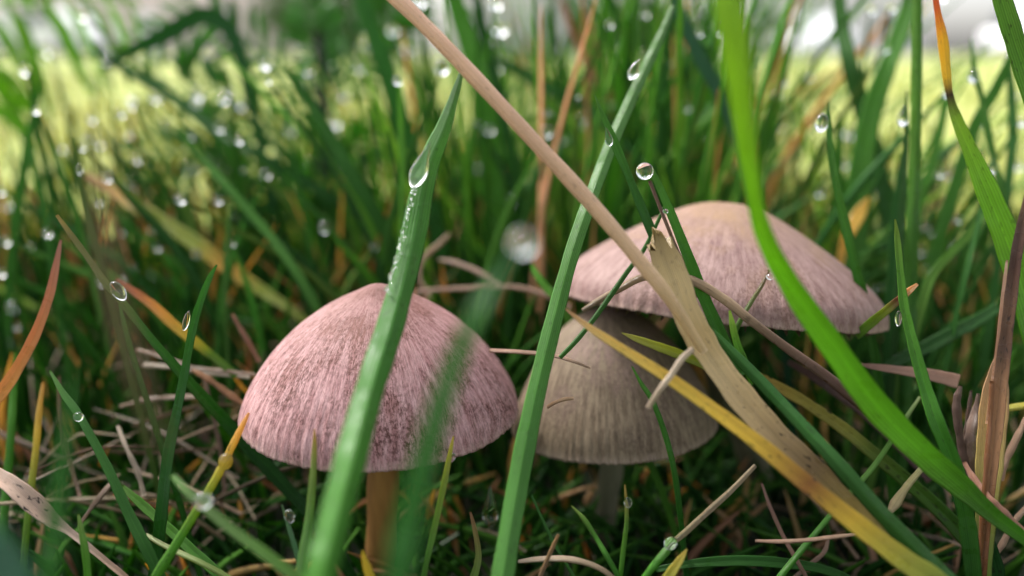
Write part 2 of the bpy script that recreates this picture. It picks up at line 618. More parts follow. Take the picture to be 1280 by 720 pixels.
def mushroom(label, centre, Rr, H, prof, tilt, mats, stem_w, stem_lean, lobes, teeth, seed):
    c = P(*centre)
    me, pr, ph = lathe_cap(prof, Rr, H, lobes, teeth, seed)
    rot = Matrix.Rotation(R(tilt[0]), 4, 'X') @ Matrix.Rotation(R(tilt[1]), 4, 'Y')
    foot = Vector((c[0] + stem_lean[0], c[1] + stem_lean[1], 0))
    root = link('mushroom', None, None, None, label, 'mushroom')
    root.location = foot
    cap = link('cap', me, mats[0], root)
    M = Matrix.Translation(Vector(c) - foot) @ rot
    cap.matrix_local = M
    gl = link('gills', gill_mesh(pr, ph, Rr, H), mats[2], root)
    gl['kind'] = 'stuff'
    gl.matrix_local = M
    top = Vector(c) - foot + rot.to_3x3() @ Vector((0, 0, H * 0.7))
    low = Vector(c) - foot + rot.to_3x3() @ Vector((0, 0, -Rr * 0.25))
    pts = [Vector((0, 0, -0.003)), Vector((0, 0, 0.006)), low, top]
    full = catmull([tuple(p) for p in pts], 10)
    n = len(full)
    wd = np.interp(np.linspace(0, 1, n), [0, .15, .6, 1], [1.25, 1.1, 1.0, .9]) * stem_w
    wd = wd * (1 + 0.05 * np.sin(np.arange(n) * 1.3))
    V, F, T, A = sweep(full, wd, sect_tube(20), np.tile((.3, .3, .3, 0), (n, 1)), refdir=np.array([0.1, 1, 0.02]))
    link('stem', mesh_from('stem', V, F, T, A), mats[1], root)
    return root


M_CAP1 = cap_material('pink_cap_skin', (.47, .285, .285), (.30, .150, .150), (.060, .024, .020), (.13, .05, .034), 1.0, 0.62)
M_CAP2 = cap_material('brown_cap_skin', (.215, .165, .110), (.12, .086, .056), (.038, .025, .015), (.26, .17, .15), 0.8, 0.2)
M_CAP3 = cap_material('mauve_cap_skin', (.25, .165, .150), (.17, .10, .092), (.08, .04, .033), (.26, .165, .09), 0.8, 0.55)
M_STEM1 = simple_mat('amber_stem', (.17, .08, .02), (.36, .18, .05), 400, 0.6, stretch=(1, 1, .15), bump=.0002)
M_STEM2 = simple_mat('pale_stem', (.10, .10, .055), (.17, .16, .10), 400, 0.6, stretch=(1, 1, .15), bump=.0002)
M_GILL = simple_mat('gill_tissue', (.12, .075, .05), (.2, .13, .09), 300, 0.8)

BELL = [(0, 1.02), (.07, 1.0), (.16, .95), (.30, .875), (.46, .765), (.62, .625), (.78, .435), (.90, .245), (.97, .09), (1.0, -.05)]
CONE = [(0, 1), (.13, .985), (.30, .92), (.50, .775), (.68, .58), (.84, .335), (.945, .14), (1.0, -.05)]
DOME = [(0, 1), (.12, .985), (.26, .915), (.45, .755), (.65, .555), (.82, .36), (.935, .19), (.985, .07), (1.0, -.08)]
mushroom('pink domed mushroom with dark radial fibres, largest in focus at left', (478, 503, 10.0), .0170, .0150, BELL, (-1, 0),
         (M_CAP1, M_STEM1, M_GILL), .0040, (-.0012, .001), .025, .034, 3)
mushroom('brownish shaded bell-shaped mushroom tucked below the other two caps', (766, 523, 11.1), .0140, .0158, CONE, (-5, -4),
         (M_CAP2, M_STEM2, M_GILL), .0033, (-.0004, .002), .025, .034, 5)
mushroom('mauve broad-capped mushroom at right behind the bent straw', (895, 374, 11.4), .0225, .0137, DOME, (-11, 5.5),
         (M_CAP3, M_STEM2, M_GILL),   .0048, (.011, .010), .022, .026, 8)

# ------------------------------------------------------------------ traced blades, straws and leaves
V2 = lambda f=0.45: sect_flat(11, 0.06, -f)     # keel towards the viewer... two lit faces
GUT = lambda f=0.35: sect_flat(11, 0.07, f)      # gutter towards the viewer
FLAT = sect_flat(11, 0.07, 0.06)
WIDE = sect_flat(17, 0.05, 0.10)

# --- in front: the straw, the torn leaf, the yellow blade and the big green ones
straw('long thick tan straw crossing diagonally from the top edge to the torn dry leaf',
      [(455, -35, 21.8, 8.3), (500, 2, 21.8, 8.2), (560, 62, 20.9, 8.1), (640, 147, 20.9, 8.0), (735, 250, 20.9, 7.95), (800, 327, 19.9, 7.9), (838, 375, 18.1, 7.9), (880, 440, 11.4, 8.05)],
      [(.60, .40, .29, .2), (.58, .38, .27, .3), (.54, .36, .25, .3), (.54, .38, .24, .2), (.56, .42, .24, .1)], sect=RIDGED, per=14)
blade('dead_leaf', 'broad torn tan dead leaf with a ragged upper end at the lower straw end',
      [(822, 298, 37.2, 8.35), (838, 340, 42.8, 8.3), (862, 400, 41.6, 8.2), (885, 440, 38.7, 8.2), (925, 495, 38.8, 8.1), (975, 550, 38.8, 8.0), (1030, 602, 34.2, 7.95), (1085, 655, 23.3, 7.9), (1130, 700, 12.4, 7.9)],
      [(.24, .17, .07, .5), (.42, .32, .16, .2), (.46, .35, .18, .3), (.48, .36, .19, .3), (.42, .30, .15, .6), (.20, .13, .06, 1), (.40, .30, .08, .5), (.24, .24, .05, .2)],
      'dead leaf', sect_flat(19, 0.05, 0.22, 0.1), M_DRY, 0.12, False, per=12, tear=True, wob=.05)
blade('grass_shoot', 'yellow dying blade with orange tip and brown spot, slanting across the brownish cap',
      [(707, 386, 2, 7.9), (735, 408, 9, 7.85), (775, 434, 13, 7.8), (850, 482, 17, 7.7), (940, 548, 22, 7.6), (1010, 606, 25, 7.55), (1065, 650, 27, 7.5), (1130, 700, 32, 7.45), (1185, 740, 34, 7.4)],
      [(.50, .26, .14, 0), (.62, .42, .16, .2), (.66, .46, .11, .5), (.68, .48, .08, .5), (.68, .46, .06, .6), (.28, .12, .03, 1), (.64, .44, .05, .3), (.40, .38, .05, .2), (.22, .29, .04, 0)], mat=M_DRY, fold=.3, per=12)
blade('grass_shoot', 'smooth dark green blade running along the right edge of the torn dry leaf',
      [(890, 412, 5.1, 8.5), (915, 440, 14.4, 8.4), (965, 492, 18.7, 8.2), (1040, 572, 21.2, 7.8), (1100, 640, 23.8, 7.65), (1165, 708, 27.2, 7.55), (1205, 748, 28.9, 7.5)],
      [(.040, .127, .021, 0), (.030, .106, .021, 0), (.035, .111, .020, 0), (.040, .127, .021, 0)], sect=sect_flat(11, .16, -.4), per=12)
blade('grass_shoot', 'broad bright green blade, blurred at the top and arching over the mauve cap',
      [(905, -40, 40.8, 5.3), (918, 40, 40.8, 5.5), (930, 140, 31.8, 5.9), (940, 220, 24.2, 6.3), (955, 290, 24.2, 6.7), (990, 358, 30.3, 7.1), (1040, 430, 36.3, 7.4), (1095, 505, 39.4, 7.7), (1150, 562, 37.8, 7.9), (1200, 606, 33.3, 8.1), (1240, 642, 22.7, 8.2), (1300, 690, 16.7, 8.3)],
      [(.2, .32, .06, 0), (.22, .36, .05, 0), (.19, .35, .04, 0), (.155, .33, .028, 0), (.13, .29, .028, .15), (.12, .27, .03, .2), (.08, .18, .035, .2), (.08, .22, .024, 0)],
      sect=sect_flat(17, .05, .0, .28), roll=-.25, per=12)
blade('grass_shoot', 'tall folded blue-green blade before the pink cap with a drop in its channel',
      [(582, 72, 1.9, 8.45), (572, 108, 10.6, 8.4), (556, 158, 22.2, 8.3), (534, 215, 32.4, 8.2), (517, 300, 36.5, 8.0), (493, 395, 38.7, 7.5), (466, 480, 42.1, 6.9), (440, 575, 45.4, 6.2), (415, 670, 46.7, 5.7), (398, 745, 44.9, 5.4)],
      [(.120, .200, .100, 0), (.085, .201, .052, 0), (.060, .175, .032, 0), (.050, .170, .025, 0), (.055, .185, .020, 0), (.050, .180, .014, 0)],
      sect=sect_flat(15, .05, -.62), roll=.12, per=14)
blade('grass_shoot', 'very blurred near green blade leaning right across the pink cap, drop at its tip',
      [(648, 312, 7.8, 4.56), (622, 345, 17.1, 4.47), (592, 400, 23.4, 4.3), (562, 470, 31.2, 4.21), (535, 560, 35.8, 4.13), (510, 660, 38.9, 4.04), (495, 745, 40.5, 3.96)],
      [(.050, .140, .060, 0), (.045, .159, .028, 0), (.035, .148, .021, 0), (.030, .138, .020, 0)], fold=.25)
blade('grass_shoot', 'long ridged grey-green blade passing behind the tan straw and left of the brownish cap',
      [(842, 5, 7.0, 11.0), (828, 40, 12.3, 10.7), (802, 95, 15.8, 10.3), (768, 170, 18.5, 9.7), (742, 237, 20.2, 9.2), (716, 312, 22.0, 8.8), (692, 400, 24.6, 8.5), (668, 500, 28.2, 8.2), (648, 600, 30.8, 7.9), (628, 720, 32.6, 7.5), (622, 760, 32.6, 7.4)],
      [(.070, .164, .035, 0), (.080, .191, .042, 0), (.070, .191, .034, 0.15), (.060, .180, .029, 0.2), (.070, .196, .035, 0.1)], sect=sect_flat(19, .05, -.35), roll=-.1, per=12)
blade('grass_shoot', 'short pointed green blade with a drop clinging halfway, ending behind the torn leaf top',
      [(743, 118, 1.5, 8.8), (752, 140, 6, 8.75), (768, 178, 13, 8.7), (785, 218, 11, 8.65), (803, 262, 13, 8.6), (824, 312, 15, 8.55), (850, 380, 15, 8.5)],
      [(.060, .159, .021, 0), (.055, .180, .021, 0), (.030, .106, .017, 0), (.030, .095, .015, 0)], sect=GUT(.5), root=False)
blade('grass_shoot', 'green blade right of the torn leaf top, holding a round drop at its tip',
      [(806, 198, 2, 9.0), (818, 220, 9, 9.0), (836, 260, 12, 8.95), (856, 310, 15, 8.9), (876, 362, 17, 8.9), (898, 412, 18, 8.9), (925, 470, 18, 8.9)],
      [(.080, .191, .028, 0), (.060, .191, .020, 0), (.050, .170, .017, 0), (.035, .117, .017, 0)], fold=.3, root=False)
straw('thin reddish brown stem standing just left of the blade with the round drop',
      [(812, 226, 5, 9.1), (826, 262, 5, 9.05), (842, 302, 5, 9.0), (856, 335, 6, 9.0), (872, 372, 6, 9.0)], [(.140, .075, .050, 0), (.200, .110, .070, 0), (.150, .080, .050, 0)])
straw('thin dark green stem slanting down left behind the straw to the grey-green blade',
      [(832, 256, 5, 9.1), (806, 310, 6, 9.05), (784, 340, 7, 9.0), (748, 391, 7.5, 8.9), (722, 424, 7, 8.8), (700, 447, 7, 8.75)], [MG, (.035, .106, .020, 0), (.045, .138, .021, 0)], 'grass stem', mat=M_GRASS, name='grass_sprig')
straw('arched brown dead stem over the mauve cap rim, passing behind the torn leaf',
      [(728, 388, 6, 9.25), (748, 376, 9, 9.2), (775, 361, 10, 9.1), (808, 346, 11, 9.0), (860, 349, 13, 8.9), (905, 374, 14, 8.8), (940, 402, 13, 8.7), (985, 436, 13, 8.7), (1030, 468, 15, 8.7), (1085, 512, 17, 8.8), (1140, 560, 16, 8.9)],
      [(.200, .140, .080, 0.3), (.240, .170, .100, 0.3), (.300, .200, .120, 0.4), (.340, .240, .150, 0.4), (.160, .095, .060, 0.5), (.120, .060, .045, 0.3), (.130, .070, .050, 0.3)], sect=sect_tube(12, .7))
blade('grass_shoot', 'short yellow-green pointed blade lying under the torn leaf, above the yellow blade',
      [(777, 416, 1.5, 8.6), (797, 424, 9, 8.55), (825, 434, 13, 8.5), (855, 445, 14, 8.5), (885, 458, 13, 8.5)], [(.260, .250, .060, 0), (.240, .270, .040, 0), (.160, .200, .030, 0)], root=False)
blade('grass_shoot', 'tiny bright green shoot between the torn leaf and the broad arching blade',
      [(912, 388, 3, 8.6), (916, 408, 9, 8.55), (922, 432, 11, 8.55), (930, 452, 12, 8.55), (942, 480, 12, 8.6)], [(.200, .300, .030, 0), (.100, .250, .025, 0), (.070, .200, .020, 0)], root=False)
straw('thin olive stem with a small drop, leaning against the mauve cap',
      [(961, 338, 4, 9.3), (952, 357, 6, 9.2), (940, 376, 6, 9.1), (928, 396, 7, 9.0), (918, 416, 7, 9.0)], [(.140, .070, .040, 0), (.100, .120, .030, 0), (.060, .148, .021, 0)], 'grass stem', mat=M_GRASS, name='grass_sprig')
straw('short pale dry twig crossing the yellow blade in front of the brownish cap',
      [(866, 436, 8, 7.75), (852, 449, 9, 7.65), (838, 470, 9, 7.6), (824, 488, 8, 7.55), (810, 510, 7, 7.6)], [(.440, .340, .250, 0.2), PL, (.420, .330, .240, 0.3)], cat='twig', name='twig')
blade('grass_shoot', 'thin dark green curved stem drooping over the right side of the brownish cap',
      [(790, 458, 2, 9.0), (802, 480, 6, 8.95), (816, 502, 7.5, 8.9), (832, 545, 8, 8.9), (843, 590, 8.5, 8.9), (851, 650, 8, 9.0), (858, 720, 8, 9.2)], [(.060, .180, .021, 0), (.040, .138, .017, 0), (.020, .085, .014, 0)], sect=OVAL)
straw('tiny curved brown twig stuck to the left part of the brownish cap',
      [(684, 509, 5, 9.1), (694, 503, 5, 9.05), (706, 499, 5.5, 9.05), (717, 498, 4, 9.05)], [(.220, .120, .050, 0), (.300, .190, .100, 0)], cat='twig', name='twig')
straw('thin pink-tan twig lying flat across the top left of the brownish cap',
      [(612, 438, 6, 9.4), (650, 440, 6, 9.2), (690, 444, 6, 9.1), (715, 451, 5, 9.0), (738, 460, 3, 9.0)], [(.360, .200, .140, 0), (.380, .240, .170, 0), (.360, .250, .170, 0)], cat='twig', name='twig')

# --- under the caps
blade('grass_sprig', 'thin upright green stem, drop near its tip, in the dark under the brownish cap',
      [(781, 606, 2, 8.4), (783, 630, 5, 8.4), (783, 655, 6, 8.4), (779, 690, 7, 8.4), (774, 735, 7, 8.4)], [(.300, .220, .070, 0), (.090, .180, .028, 0), (.060, .191, .021, 0)], 'grass stem', OVAL)
blade('grass_sprig', 'short green stem leaning left in the dark below the brownish cap',
      [(714, 632, 2, 8.6), (730, 649, 7, 8.55), (745, 672, 7, 8.5), (760, 698, 8, 8.4), (780, 735, 8, 8.4)], [(.140, .190, .040, 0), (.060, .180, .021, 0), (.050, .170, .021, 0)], 'grass stem', OVAL)
straw('long thin brown straw rising to the right from a drop in the dark lower centre',
      [(944, 582, 6, 9.0), (915, 612, 8, 8.8), (882, 642, 9, 8.6), (856, 666, 9, 8.4), (842, 677, 8, 8.3)], [(.260, .200, .120, 0.2), (.200, .150, .080, 0.2), (.160, .140, .060, 0.1)])
blade('grass_sprig', 'green stem below the drop at the lower end of the thin brown straw',
      [(842, 676, 6, 8.3), (832, 690, 12, 8.25), (820, 704, 11, 8.2), (806, 722, 10, 8.2), (790, 745, 10, 8.2)], [(.080, .170, .035, 0), (.060, .201, .021, 0), (.060, .191, .021, 0)], 'grass stem', OVAL)
blade('grass_shoot', 'short pale yellow blade tip poking up at the bottom edge right of centre',
      [(859, 686, 2, 8.0), (850, 700, 10, 8.0), (838, 718, 15, 8.0), (824, 745, 16, 8.0)], [(.420, .340, .080, 0.2), (.380, .340, .060, 0.2), (.250, .280, .040, 0)])
straw('short brown twig standing at the bottom edge right of the grey-green blade',
      [(698, 668, 4, 8.2), (691, 684, 6, 8.2), (683, 702, 6, 8.2), (672, 730, 6, 8.2)], [(.300, .170, .060, 0.3), (.200, .120, .060, 0.4)], cat='twig', name='twig', root=True)
straw('pale arched straw along the bottom edge below the brownish cap',
      [(648, 702, 5, 8.6), (675, 699, 8, 8.5), (710, 699, 9, 8.4), (742, 707, 8, 8.4), (766, 722, 7, 8.4), (790, 748, 7, 8.4)], [PL, (.400, .300, .200, 0.3), (.340, .250, .160, 0.3)])
blade('grass_sprig', 'thin dim green stem behind the base of the grey-green blade',
      [(664, 618, 3, 9.2), (676, 645, 4.5, 9.1), (692, 678, 5, 9.0), (712, 712, 5, 8.9), (730, 745, 5, 8.9)], [(.030, .106, .017, 0), (.040, .138, .021, 0)], 'grass stem', OVAL)
blade('grass_shoot', 'thin blade with a yellow tip standing before the left half of the pink cap rim',
      [(393, 536, 2, 7.9), (393, 560, 7, 7.9), (391, 600, 10, 7.85), (387, 645, 12, 7.8), (380, 690, 14, 7.7), (372, 745, 15, 7.6)], [(.360, .240, .080, 0), (.160, .220, .050, 0), (.090, .201, .042, 0), (.090, .200, .050, 0)], sect=V2(.5))
blade('grass_shoot', 'thin blade with a yellow tip standing before the right half of the pink cap rim',
      [(567, 545, 2, 8.3), (562, 570, 7, 8.25), (553, 615, 9, 8.2), (542, 665, 9, 8.15), (533, 705, 8, 8.1), (526, 745, 8, 8.1)], [(.400, .320, .050, 0), (.200, .260, .030, 0), (.100, .220, .030, 0), (.060, .170, .021, 0)], fold=.3)
blade('grass_shoot', 'small grey-green blade with a sparkling drop, left of the thin blade before the pink cap',
      [(352, 630, 2, 8.2), (359, 652, 6, 8.2), (367, 678, 7, 8.15), (376, 710, 8, 8.1), (384, 745, 8, 8.1)], [(.120, .200, .100, 0), (.070, .170, .070, 0), (.060, .180, .035, 0)], fold=.3)
blade('grass_shoot', 'small yellow shoot at the bottom edge in front of the amber stem',
      [(453, 688, 3, 7.6), (457, 704, 10, 7.6), (463, 722, 14, 7.6), (470, 750, 15, 7.6)], [(.420, .340, .040, 0), (.400, .330, .040, 0)], fold=.35)
blade('grass_shoot', 'green and brown blade with a blurred hanging drop, left of the grey-green blade base',
      [(588, 640, 3, 9.0), (594, 665, 7, 8.9), (598, 695, 9, 8.8), (592, 722, 12, 8.7), (580, 750, 14, 8.6)], [(.300, .150, .070, 0), (.160, .200, .040, 0), (.070, .201, .021, 0)], fold=.3)

# --- lower left
blade('grass_shoot', 'long dark green blade with a small drop, sweeping down right at lower left',
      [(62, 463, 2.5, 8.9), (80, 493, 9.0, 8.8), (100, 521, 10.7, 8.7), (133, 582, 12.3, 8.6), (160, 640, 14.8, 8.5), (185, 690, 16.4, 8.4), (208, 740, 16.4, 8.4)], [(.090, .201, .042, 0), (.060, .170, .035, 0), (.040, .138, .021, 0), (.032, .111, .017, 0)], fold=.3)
blade('grass_shoot', 'long olive blade with tan split tip, drop at its bend and dark lower half',
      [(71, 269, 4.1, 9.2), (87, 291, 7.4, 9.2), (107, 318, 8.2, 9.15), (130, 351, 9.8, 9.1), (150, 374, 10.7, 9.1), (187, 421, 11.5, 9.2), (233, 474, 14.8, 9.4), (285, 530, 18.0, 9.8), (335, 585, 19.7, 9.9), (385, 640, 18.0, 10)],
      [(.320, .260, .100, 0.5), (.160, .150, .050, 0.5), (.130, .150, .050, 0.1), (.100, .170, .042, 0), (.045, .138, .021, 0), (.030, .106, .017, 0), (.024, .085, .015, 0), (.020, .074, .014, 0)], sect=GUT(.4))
blade('grass_shoot', 'thin green side blade hanging from the bend of the olive blade',
      [(149, 379, 2.5, 9.3), (156, 408, 6.6, 9.3), (166, 445, 7.4, 9.35), (181, 492, 8.2, 9.4), (198, 545, 9.0, 9.5), (216, 600, 9.0, 9.6)], [(.070, .170, .035, 0), (.035, .117, .021, 0), (.028, .095, .017, 0)], fold=.3)
blade('grass_shoot', 'upright dark green blade with a drop on its left edge, left of the pink cap',
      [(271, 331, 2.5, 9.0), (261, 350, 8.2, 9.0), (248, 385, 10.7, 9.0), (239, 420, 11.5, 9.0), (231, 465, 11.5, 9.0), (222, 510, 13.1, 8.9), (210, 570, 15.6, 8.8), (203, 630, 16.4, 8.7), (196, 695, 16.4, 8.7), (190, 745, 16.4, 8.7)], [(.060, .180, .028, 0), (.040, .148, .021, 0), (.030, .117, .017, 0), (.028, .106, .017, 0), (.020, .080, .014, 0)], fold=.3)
blade('grass_shoot', 'curved rust orange dead blade at the left edge',
      [(76, 300, 3, 9.6), (70, 332, 9, 9.5), (61, 372, 12, 9.4), (44, 418, 14, 9.3), (22, 460, 16, 9.2), (2, 490, 18, 9.1), (-30, 530, 18, 9)], [(.36, .17, .12, .2), (.46, .19, .10, .2), (.55, .23, .08, .2), (.60, .28, .07, .2), (.6, .28, .07, .2)], mat=M_DRY, fold=.3)
blade('grass_shoot', 'broad blurred yellow-green blade with orange patches slanting behind at left',
      [(108, 218, 8, 15), (150, 246, 16, 14.8), (195, 272, 20, 14.5), (245, 305, 22, 14.2), (285, 335, 21, 14), (325, 362, 17, 13.8), (375, 396, 13, 13.5)], [(.420, .260, .140, 0.2), (.460, .320, .100, 0.1), (.200, .230, .030, 0), (.200, .240, .030, 0), (.480, .270, .040, 0.2), (.200, .240, .030, 0), (.140, .170, .020, 0)], fold=.2)
blade('grass_shoot', 'rust-tipped blade turning yellow then green, passing behind the upright dark blade',
      [(145, 349, 4, 10.5), (165, 363, 10, 10.5), (190, 381, 13, 10.5), (217, 406, 14, 10.5), (243, 427, 14, 10.5), (268, 447, 12, 10.6), (296, 470, 10, 10.6)], [(.320, .150, .100, 0.4), (.400, .180, .090, 0.3), (.480, .280, .070, 0.1), (.420, .330, .040, 0), (.120, .200, .030, 0), (.070, .170, .017, 0)], fold=.25, root=False)
blade('grass_sprig', 'yellow-tipped green stem with a clear drop, leaning right in front of the pink cap edge',
      [(311, 516, 3, 8.3), (303, 532, 8, 8.25), (291, 556, 10, 8.2), (278, 583, 11, 8.15), (262, 612, 12, 8.1), (240, 648, 12, 8.1), (218, 684, 13, 8.1), (190, 730, 14, 8.1)], [(.500, .280, .110, 0), (.520, .330, .080, 0), (.400, .320, .040, 0), (.200, .270, .030, 0), (.090, .220, .030, 0), (.080, .200, .030, 0)], 'grass stem', OVAL)
blade('grass_shoot', 'pale green blurred near blade slanting down right with a whitish drop on it',
      [(215, 594, 6.6, 7.0), (232, 612, 10.7, 6.9), (252, 630, 13.1, 6.85), (285, 658, 13.9, 6.8), (320, 684, 14.8, 6.75), (365, 718, 16.4, 6.7), (400, 746, 16.4, 6.7)], [(.090, .201, .035, 0), (.140, .220, .080, 0), (.110, .220, .050, 0), (.100, .210, .040, 0)], fold=.25)
blade('grass_shoot', 'mid green blade crossing below the pale near blade in the lower left',
      [(152, 608, 6.6, 9.0), (170, 624, 11.5, 8.95), (190, 642, 13.1, 8.9), (215, 665, 13.9, 8.8), (242, 690, 14.8, 8.7), (275, 720, 14.8, 8.6), (300, 745, 14.8, 8.6)], [(.090, .200, .030, 0), (.060, .180, .018, 0), (.040, .138, .017, 0)], fold=.3)
straw('thin pale green stalk along the bottom left edge, behind the yellow-tipped stem',
      [(182, 668, 5, 8.7), (200, 679, 7, 8.6), (222, 690, 8, 8.5), (250, 703, 8, 8.4), (285, 722, 8, 8.4), (320, 745, 8, 8.4)], [(.300, .320, .170, 0), (.220, .280, .100, 0), (.200, .280, .080, 0)], 'grass stem', mat=M_GRASS, name='grass_sprig', root=True)
blade('dead_leaf', 'twisted pale papery dead leaf at the lower left edge',
      [(-30, 572, 10, 8.6), (-6, 592, 17, 8.55), (20, 612, 26, 8.5), (45, 634, 27, 8.5), (66, 652, 20, 8.5), (84, 663, 11, 8.5), (108, 682, 9, 8.5), (135, 704, 8, 8.5), (165, 730, 8, 8.5)], [PL, (.500, .360, .280, 0.3), (.4, .29, .22, 1), (.34, .24, .18, 1), (.420, .310, .250, 0.5), (.500, .380, .300, 0.2), (.440, .300, .220, 0.2), (.400, .260, .180, 0.2)], 'dead leaf', sect_flat(13, .05, .3, .1), M_DRY, .3, True)
blade('grass_shoot', 'large blue-green out of focus blade at the very bottom left corner',
      [(-60, 640, 44, 4.4), (-20, 672, 46, 4.4), (8, 705, 46, 4.4), (32, 750, 46, 4.4)], [(.050, .130, .075, 0), (.050, .130, .080, 0)], fold=.2)
blade('grass_sprig', 'yellow-tipped upright stem near the left edge below the rust orange blade',
      [(54, 478, 4, 10.0), (49, 515, 8, 9.9), (45, 560, 9, 9.8), (39, 610, 9, 9.7), (33, 665, 9, 9.6), (27, 730, 9, 9.5)], [(.400, .260, .090, 0), (.400, .320, .060, 0), (.140, .220, .030, 0), (.070, .180, .021, 0)], 'grass stem', OVAL)
blade('grass_sprig', 'upright green stem beside the left edge, behind the papery dead leaf',
      [(20, 440, 4, 10.6), (17, 490, 9, 10.5), (14, 540, 10, 10.3), (9, 600, 11, 10.2), (4, 660, 11, 10), (-2, 730, 11, 9.9)], [(.070, .201, .021, 0), (.050, .170, .021, 0)], 'grass stem', OVAL)
blade('grass_shoot', 'short green blade tip right of the papery dead leaf at the bottom left',
      [(98, 643, 3, 8.3), (102, 665, 8, 8.25), (107, 692, 10, 8.2), (112, 745, 11, 8.2)], [(.160, .240, .060, 0), (.100, .220, .030, 0), (.080, .200, .030, 0)], fold=.3)
blade('grass_shoot', 'blurred wide green blade standing behind the papery dead leaf',
      [(90, 470, 5, 4.9), (82, 540, 15, 4.8), (74, 610, 20, 4.7), (66, 680, 22, 4.6), (58, 750, 22, 4.5)], [(.040, .148, .021, 0), (.035, .148, .020, 0)], fold=.2)
for lab, pts, c in [
    ('horizontal pink-tan straw just left of the pink cap, passing behind the olive blade', [(170, 437, 7, 10.9), (205, 447, 8, 10.8), (240, 459, 8, 10.7), (280, 464, 8, 10.6), (318, 468, 7, 10.6)], PS),
    ('thick pale straw lying level below the pink-tan straw left of the cap', [(178, 456, 8, 11.2), (215, 459, 9, 11.1), (262, 466, 9, 11), (312, 471, 9, 10.9)], PL),
    ('orange-tan straw sloping to the left rim of the pink cap', [(240, 462, 7, 10.3), (262, 475, 11, 10.3), (285, 492, 12, 10.3), (308, 508, 10, 10.3)], (.460, .230, .110, 0.3)),
    ('pale straw in the thatch left of the upright dark blade', [(150, 508, 6, 11.2), (180, 500, 9, 11), (210, 497, 9, 10.9), (245, 496, 8, 10.8)], PS),
    ('long straw leaning down right in the thatch between the two dark blades', [(147, 532, 5, 10.2), (158, 560, 8, 10), (172, 590, 9, 9.9), (180, 620, 9, 9.8)], PL),
    ('brown straw rising right in the lower left thatch', [(100, 655, 6, 9.3), (122, 625, 9, 9.4), (122 + 25, 595, 8, 9.6)], PS),
    ('leaning pink straw above the horizontal straws left of the pink cap', [(290, 392, 5, 11), (301, 412, 9, 11), (313, 432, 9, 11), (324, 452, 7, 11)], (.400, .200, .120, 0.2)),
    ('thin brown straw at the left below the rust orange blade', [(74, 470, 5, 10.6), (76, 520, 7, 10.5), (84, 570, 8, 10.4), (100, 620, 7, 10.2)], (.260, .150, .090, 0.3)),
    ('dim brown straw lying low right of the upright dark blade', [(255, 470, 6, 11), (262, 500, 6, 10.9), (275, 560, 7, 10.8), (282, 620, 7, 10.7)], (.280, .170, .110, 0.3)),
]:
    straw(lab, [(x, y, w_ * .8, d) for x, y, w_, d in pts], [tuple(k * .75 for k in c[:3]) + (c[3],), tuple(k * .5 for k in c[:3]) + (c[3],), tuple(k * .7 for k in c[:3]) + (c[3],)], wob=.16, per=14)

# --- right side
blade('grass_shoot', 'slender upright blade right of the broad arching one, drop on the left of its tip',
      [(1035, 128, 2, 10.2), (1036, 150, 6, 10.2), (1038, 185, 9, 10.15), (1044, 225, 11, 10.1), (1053, 265, 13, 10.1), (1066, 320, 14, 10.1), (1085, 400, 14, 10.2)], [(.050, .148, .021, 0), (.050, .159, .018, 0), (.060, .180, .020, 0), (.040, .138, .017, 0)], sect=GUT(.4))
blade('grass_shoot', 'right-hand blade with red-orange tip turning yellow, a dark node and broad green base',
      [(1166, -30, 7.2, 9.4), (1171, 10, 8.1, 9.4), (1178, 50, 13.5, 9.4), (1183, 95, 11.7, 9.4), (1187, 119, 9.0, 9.4), (1196, 150, 14.4, 9.4), (1215, 195, 21.6, 9.4), (1238, 250, 30.6, 9.4), (1262, 310, 36.0, 9.4), (1284, 380, 37.8, 9.4), (1305, 460, 37.8, 9.4)],
      [(.42, .10, .04, 0), (.46, .13, .03, .3), (.54, .36, .03, .2), (.48, .35, .03, 0), (.05, .03, .015, 0), (.2, .32, .03, 0), (.18, .34, .025, 0), (.15, .32, .02, 0), (.14, .30, .02, 0), (.1, .25, .02, 0), (.08, .2, .02, 0)], sect=sect_flat(15, .05, .2), roll=.35, per=12)
blade('grass_shoot', 'bright green blade entering at the top right corner',
      [(1240, -40, 22, 8.9), (1256, 10, 24, 8.9), (1270, 55, 26, 8.9), (1285, 100, 27, 8.9), (1310, 180, 28, 8.9), (1340, 300, 28, 8.9)], [(.100, .220, .024, 0), (.085, .200, .022, 0), (.100, .230, .024, 0)], fold=.3)
blade('grass_shoot', 'tall straight upright green blade reaching the top edge at right',
      [(1147, -30, 14, 10.9), (1146, 60, 14, 10.9), (1145, 140, 15, 10.9), (1143, 215, 15, 10.9), (1140, 290, 17, 10.9), (1138, 370, 18, 11), (1134, 460, 18, 11)], [(.070, .180, .017, 0), (.080, .201, .017, 0), (.050, .148, .017, 0), (.030, .106, .015, 0)], sect=V2(.4))
blade('grass_shoot', 'thin pointed blade with a hanging drop just left of the tall straight blade',
      [(1133, 114, 2, 11), (1133, 140, 5, 11), (1133, 175, 7, 11), (1130, 215, 8, 11), (1127, 270, 9, 11), (1124, 340, 9, 11)], [(.060, .138, .021, 0), (.030, .095, .015, 0), (.025, .080, .014, 0)], fold=.3)
blade('grass_shoot', 'wide blurred green blade leaning right into the top edge behind the tall straight blade',
      [(1146, -30, 20, 14.5), (1128, 30, 24, 14.3), (1108, 85, 26, 14), (1090, 140, 28, 14), (1078, 200, 32, 14), (1072, 270, 32, 14), (1068, 350, 30, 14)], [(.055, .170, .017, 0), (.060, .191, .017, 0), (.060, .191, .017, 0), (.035, .127, .015, 0)], fold=.2)
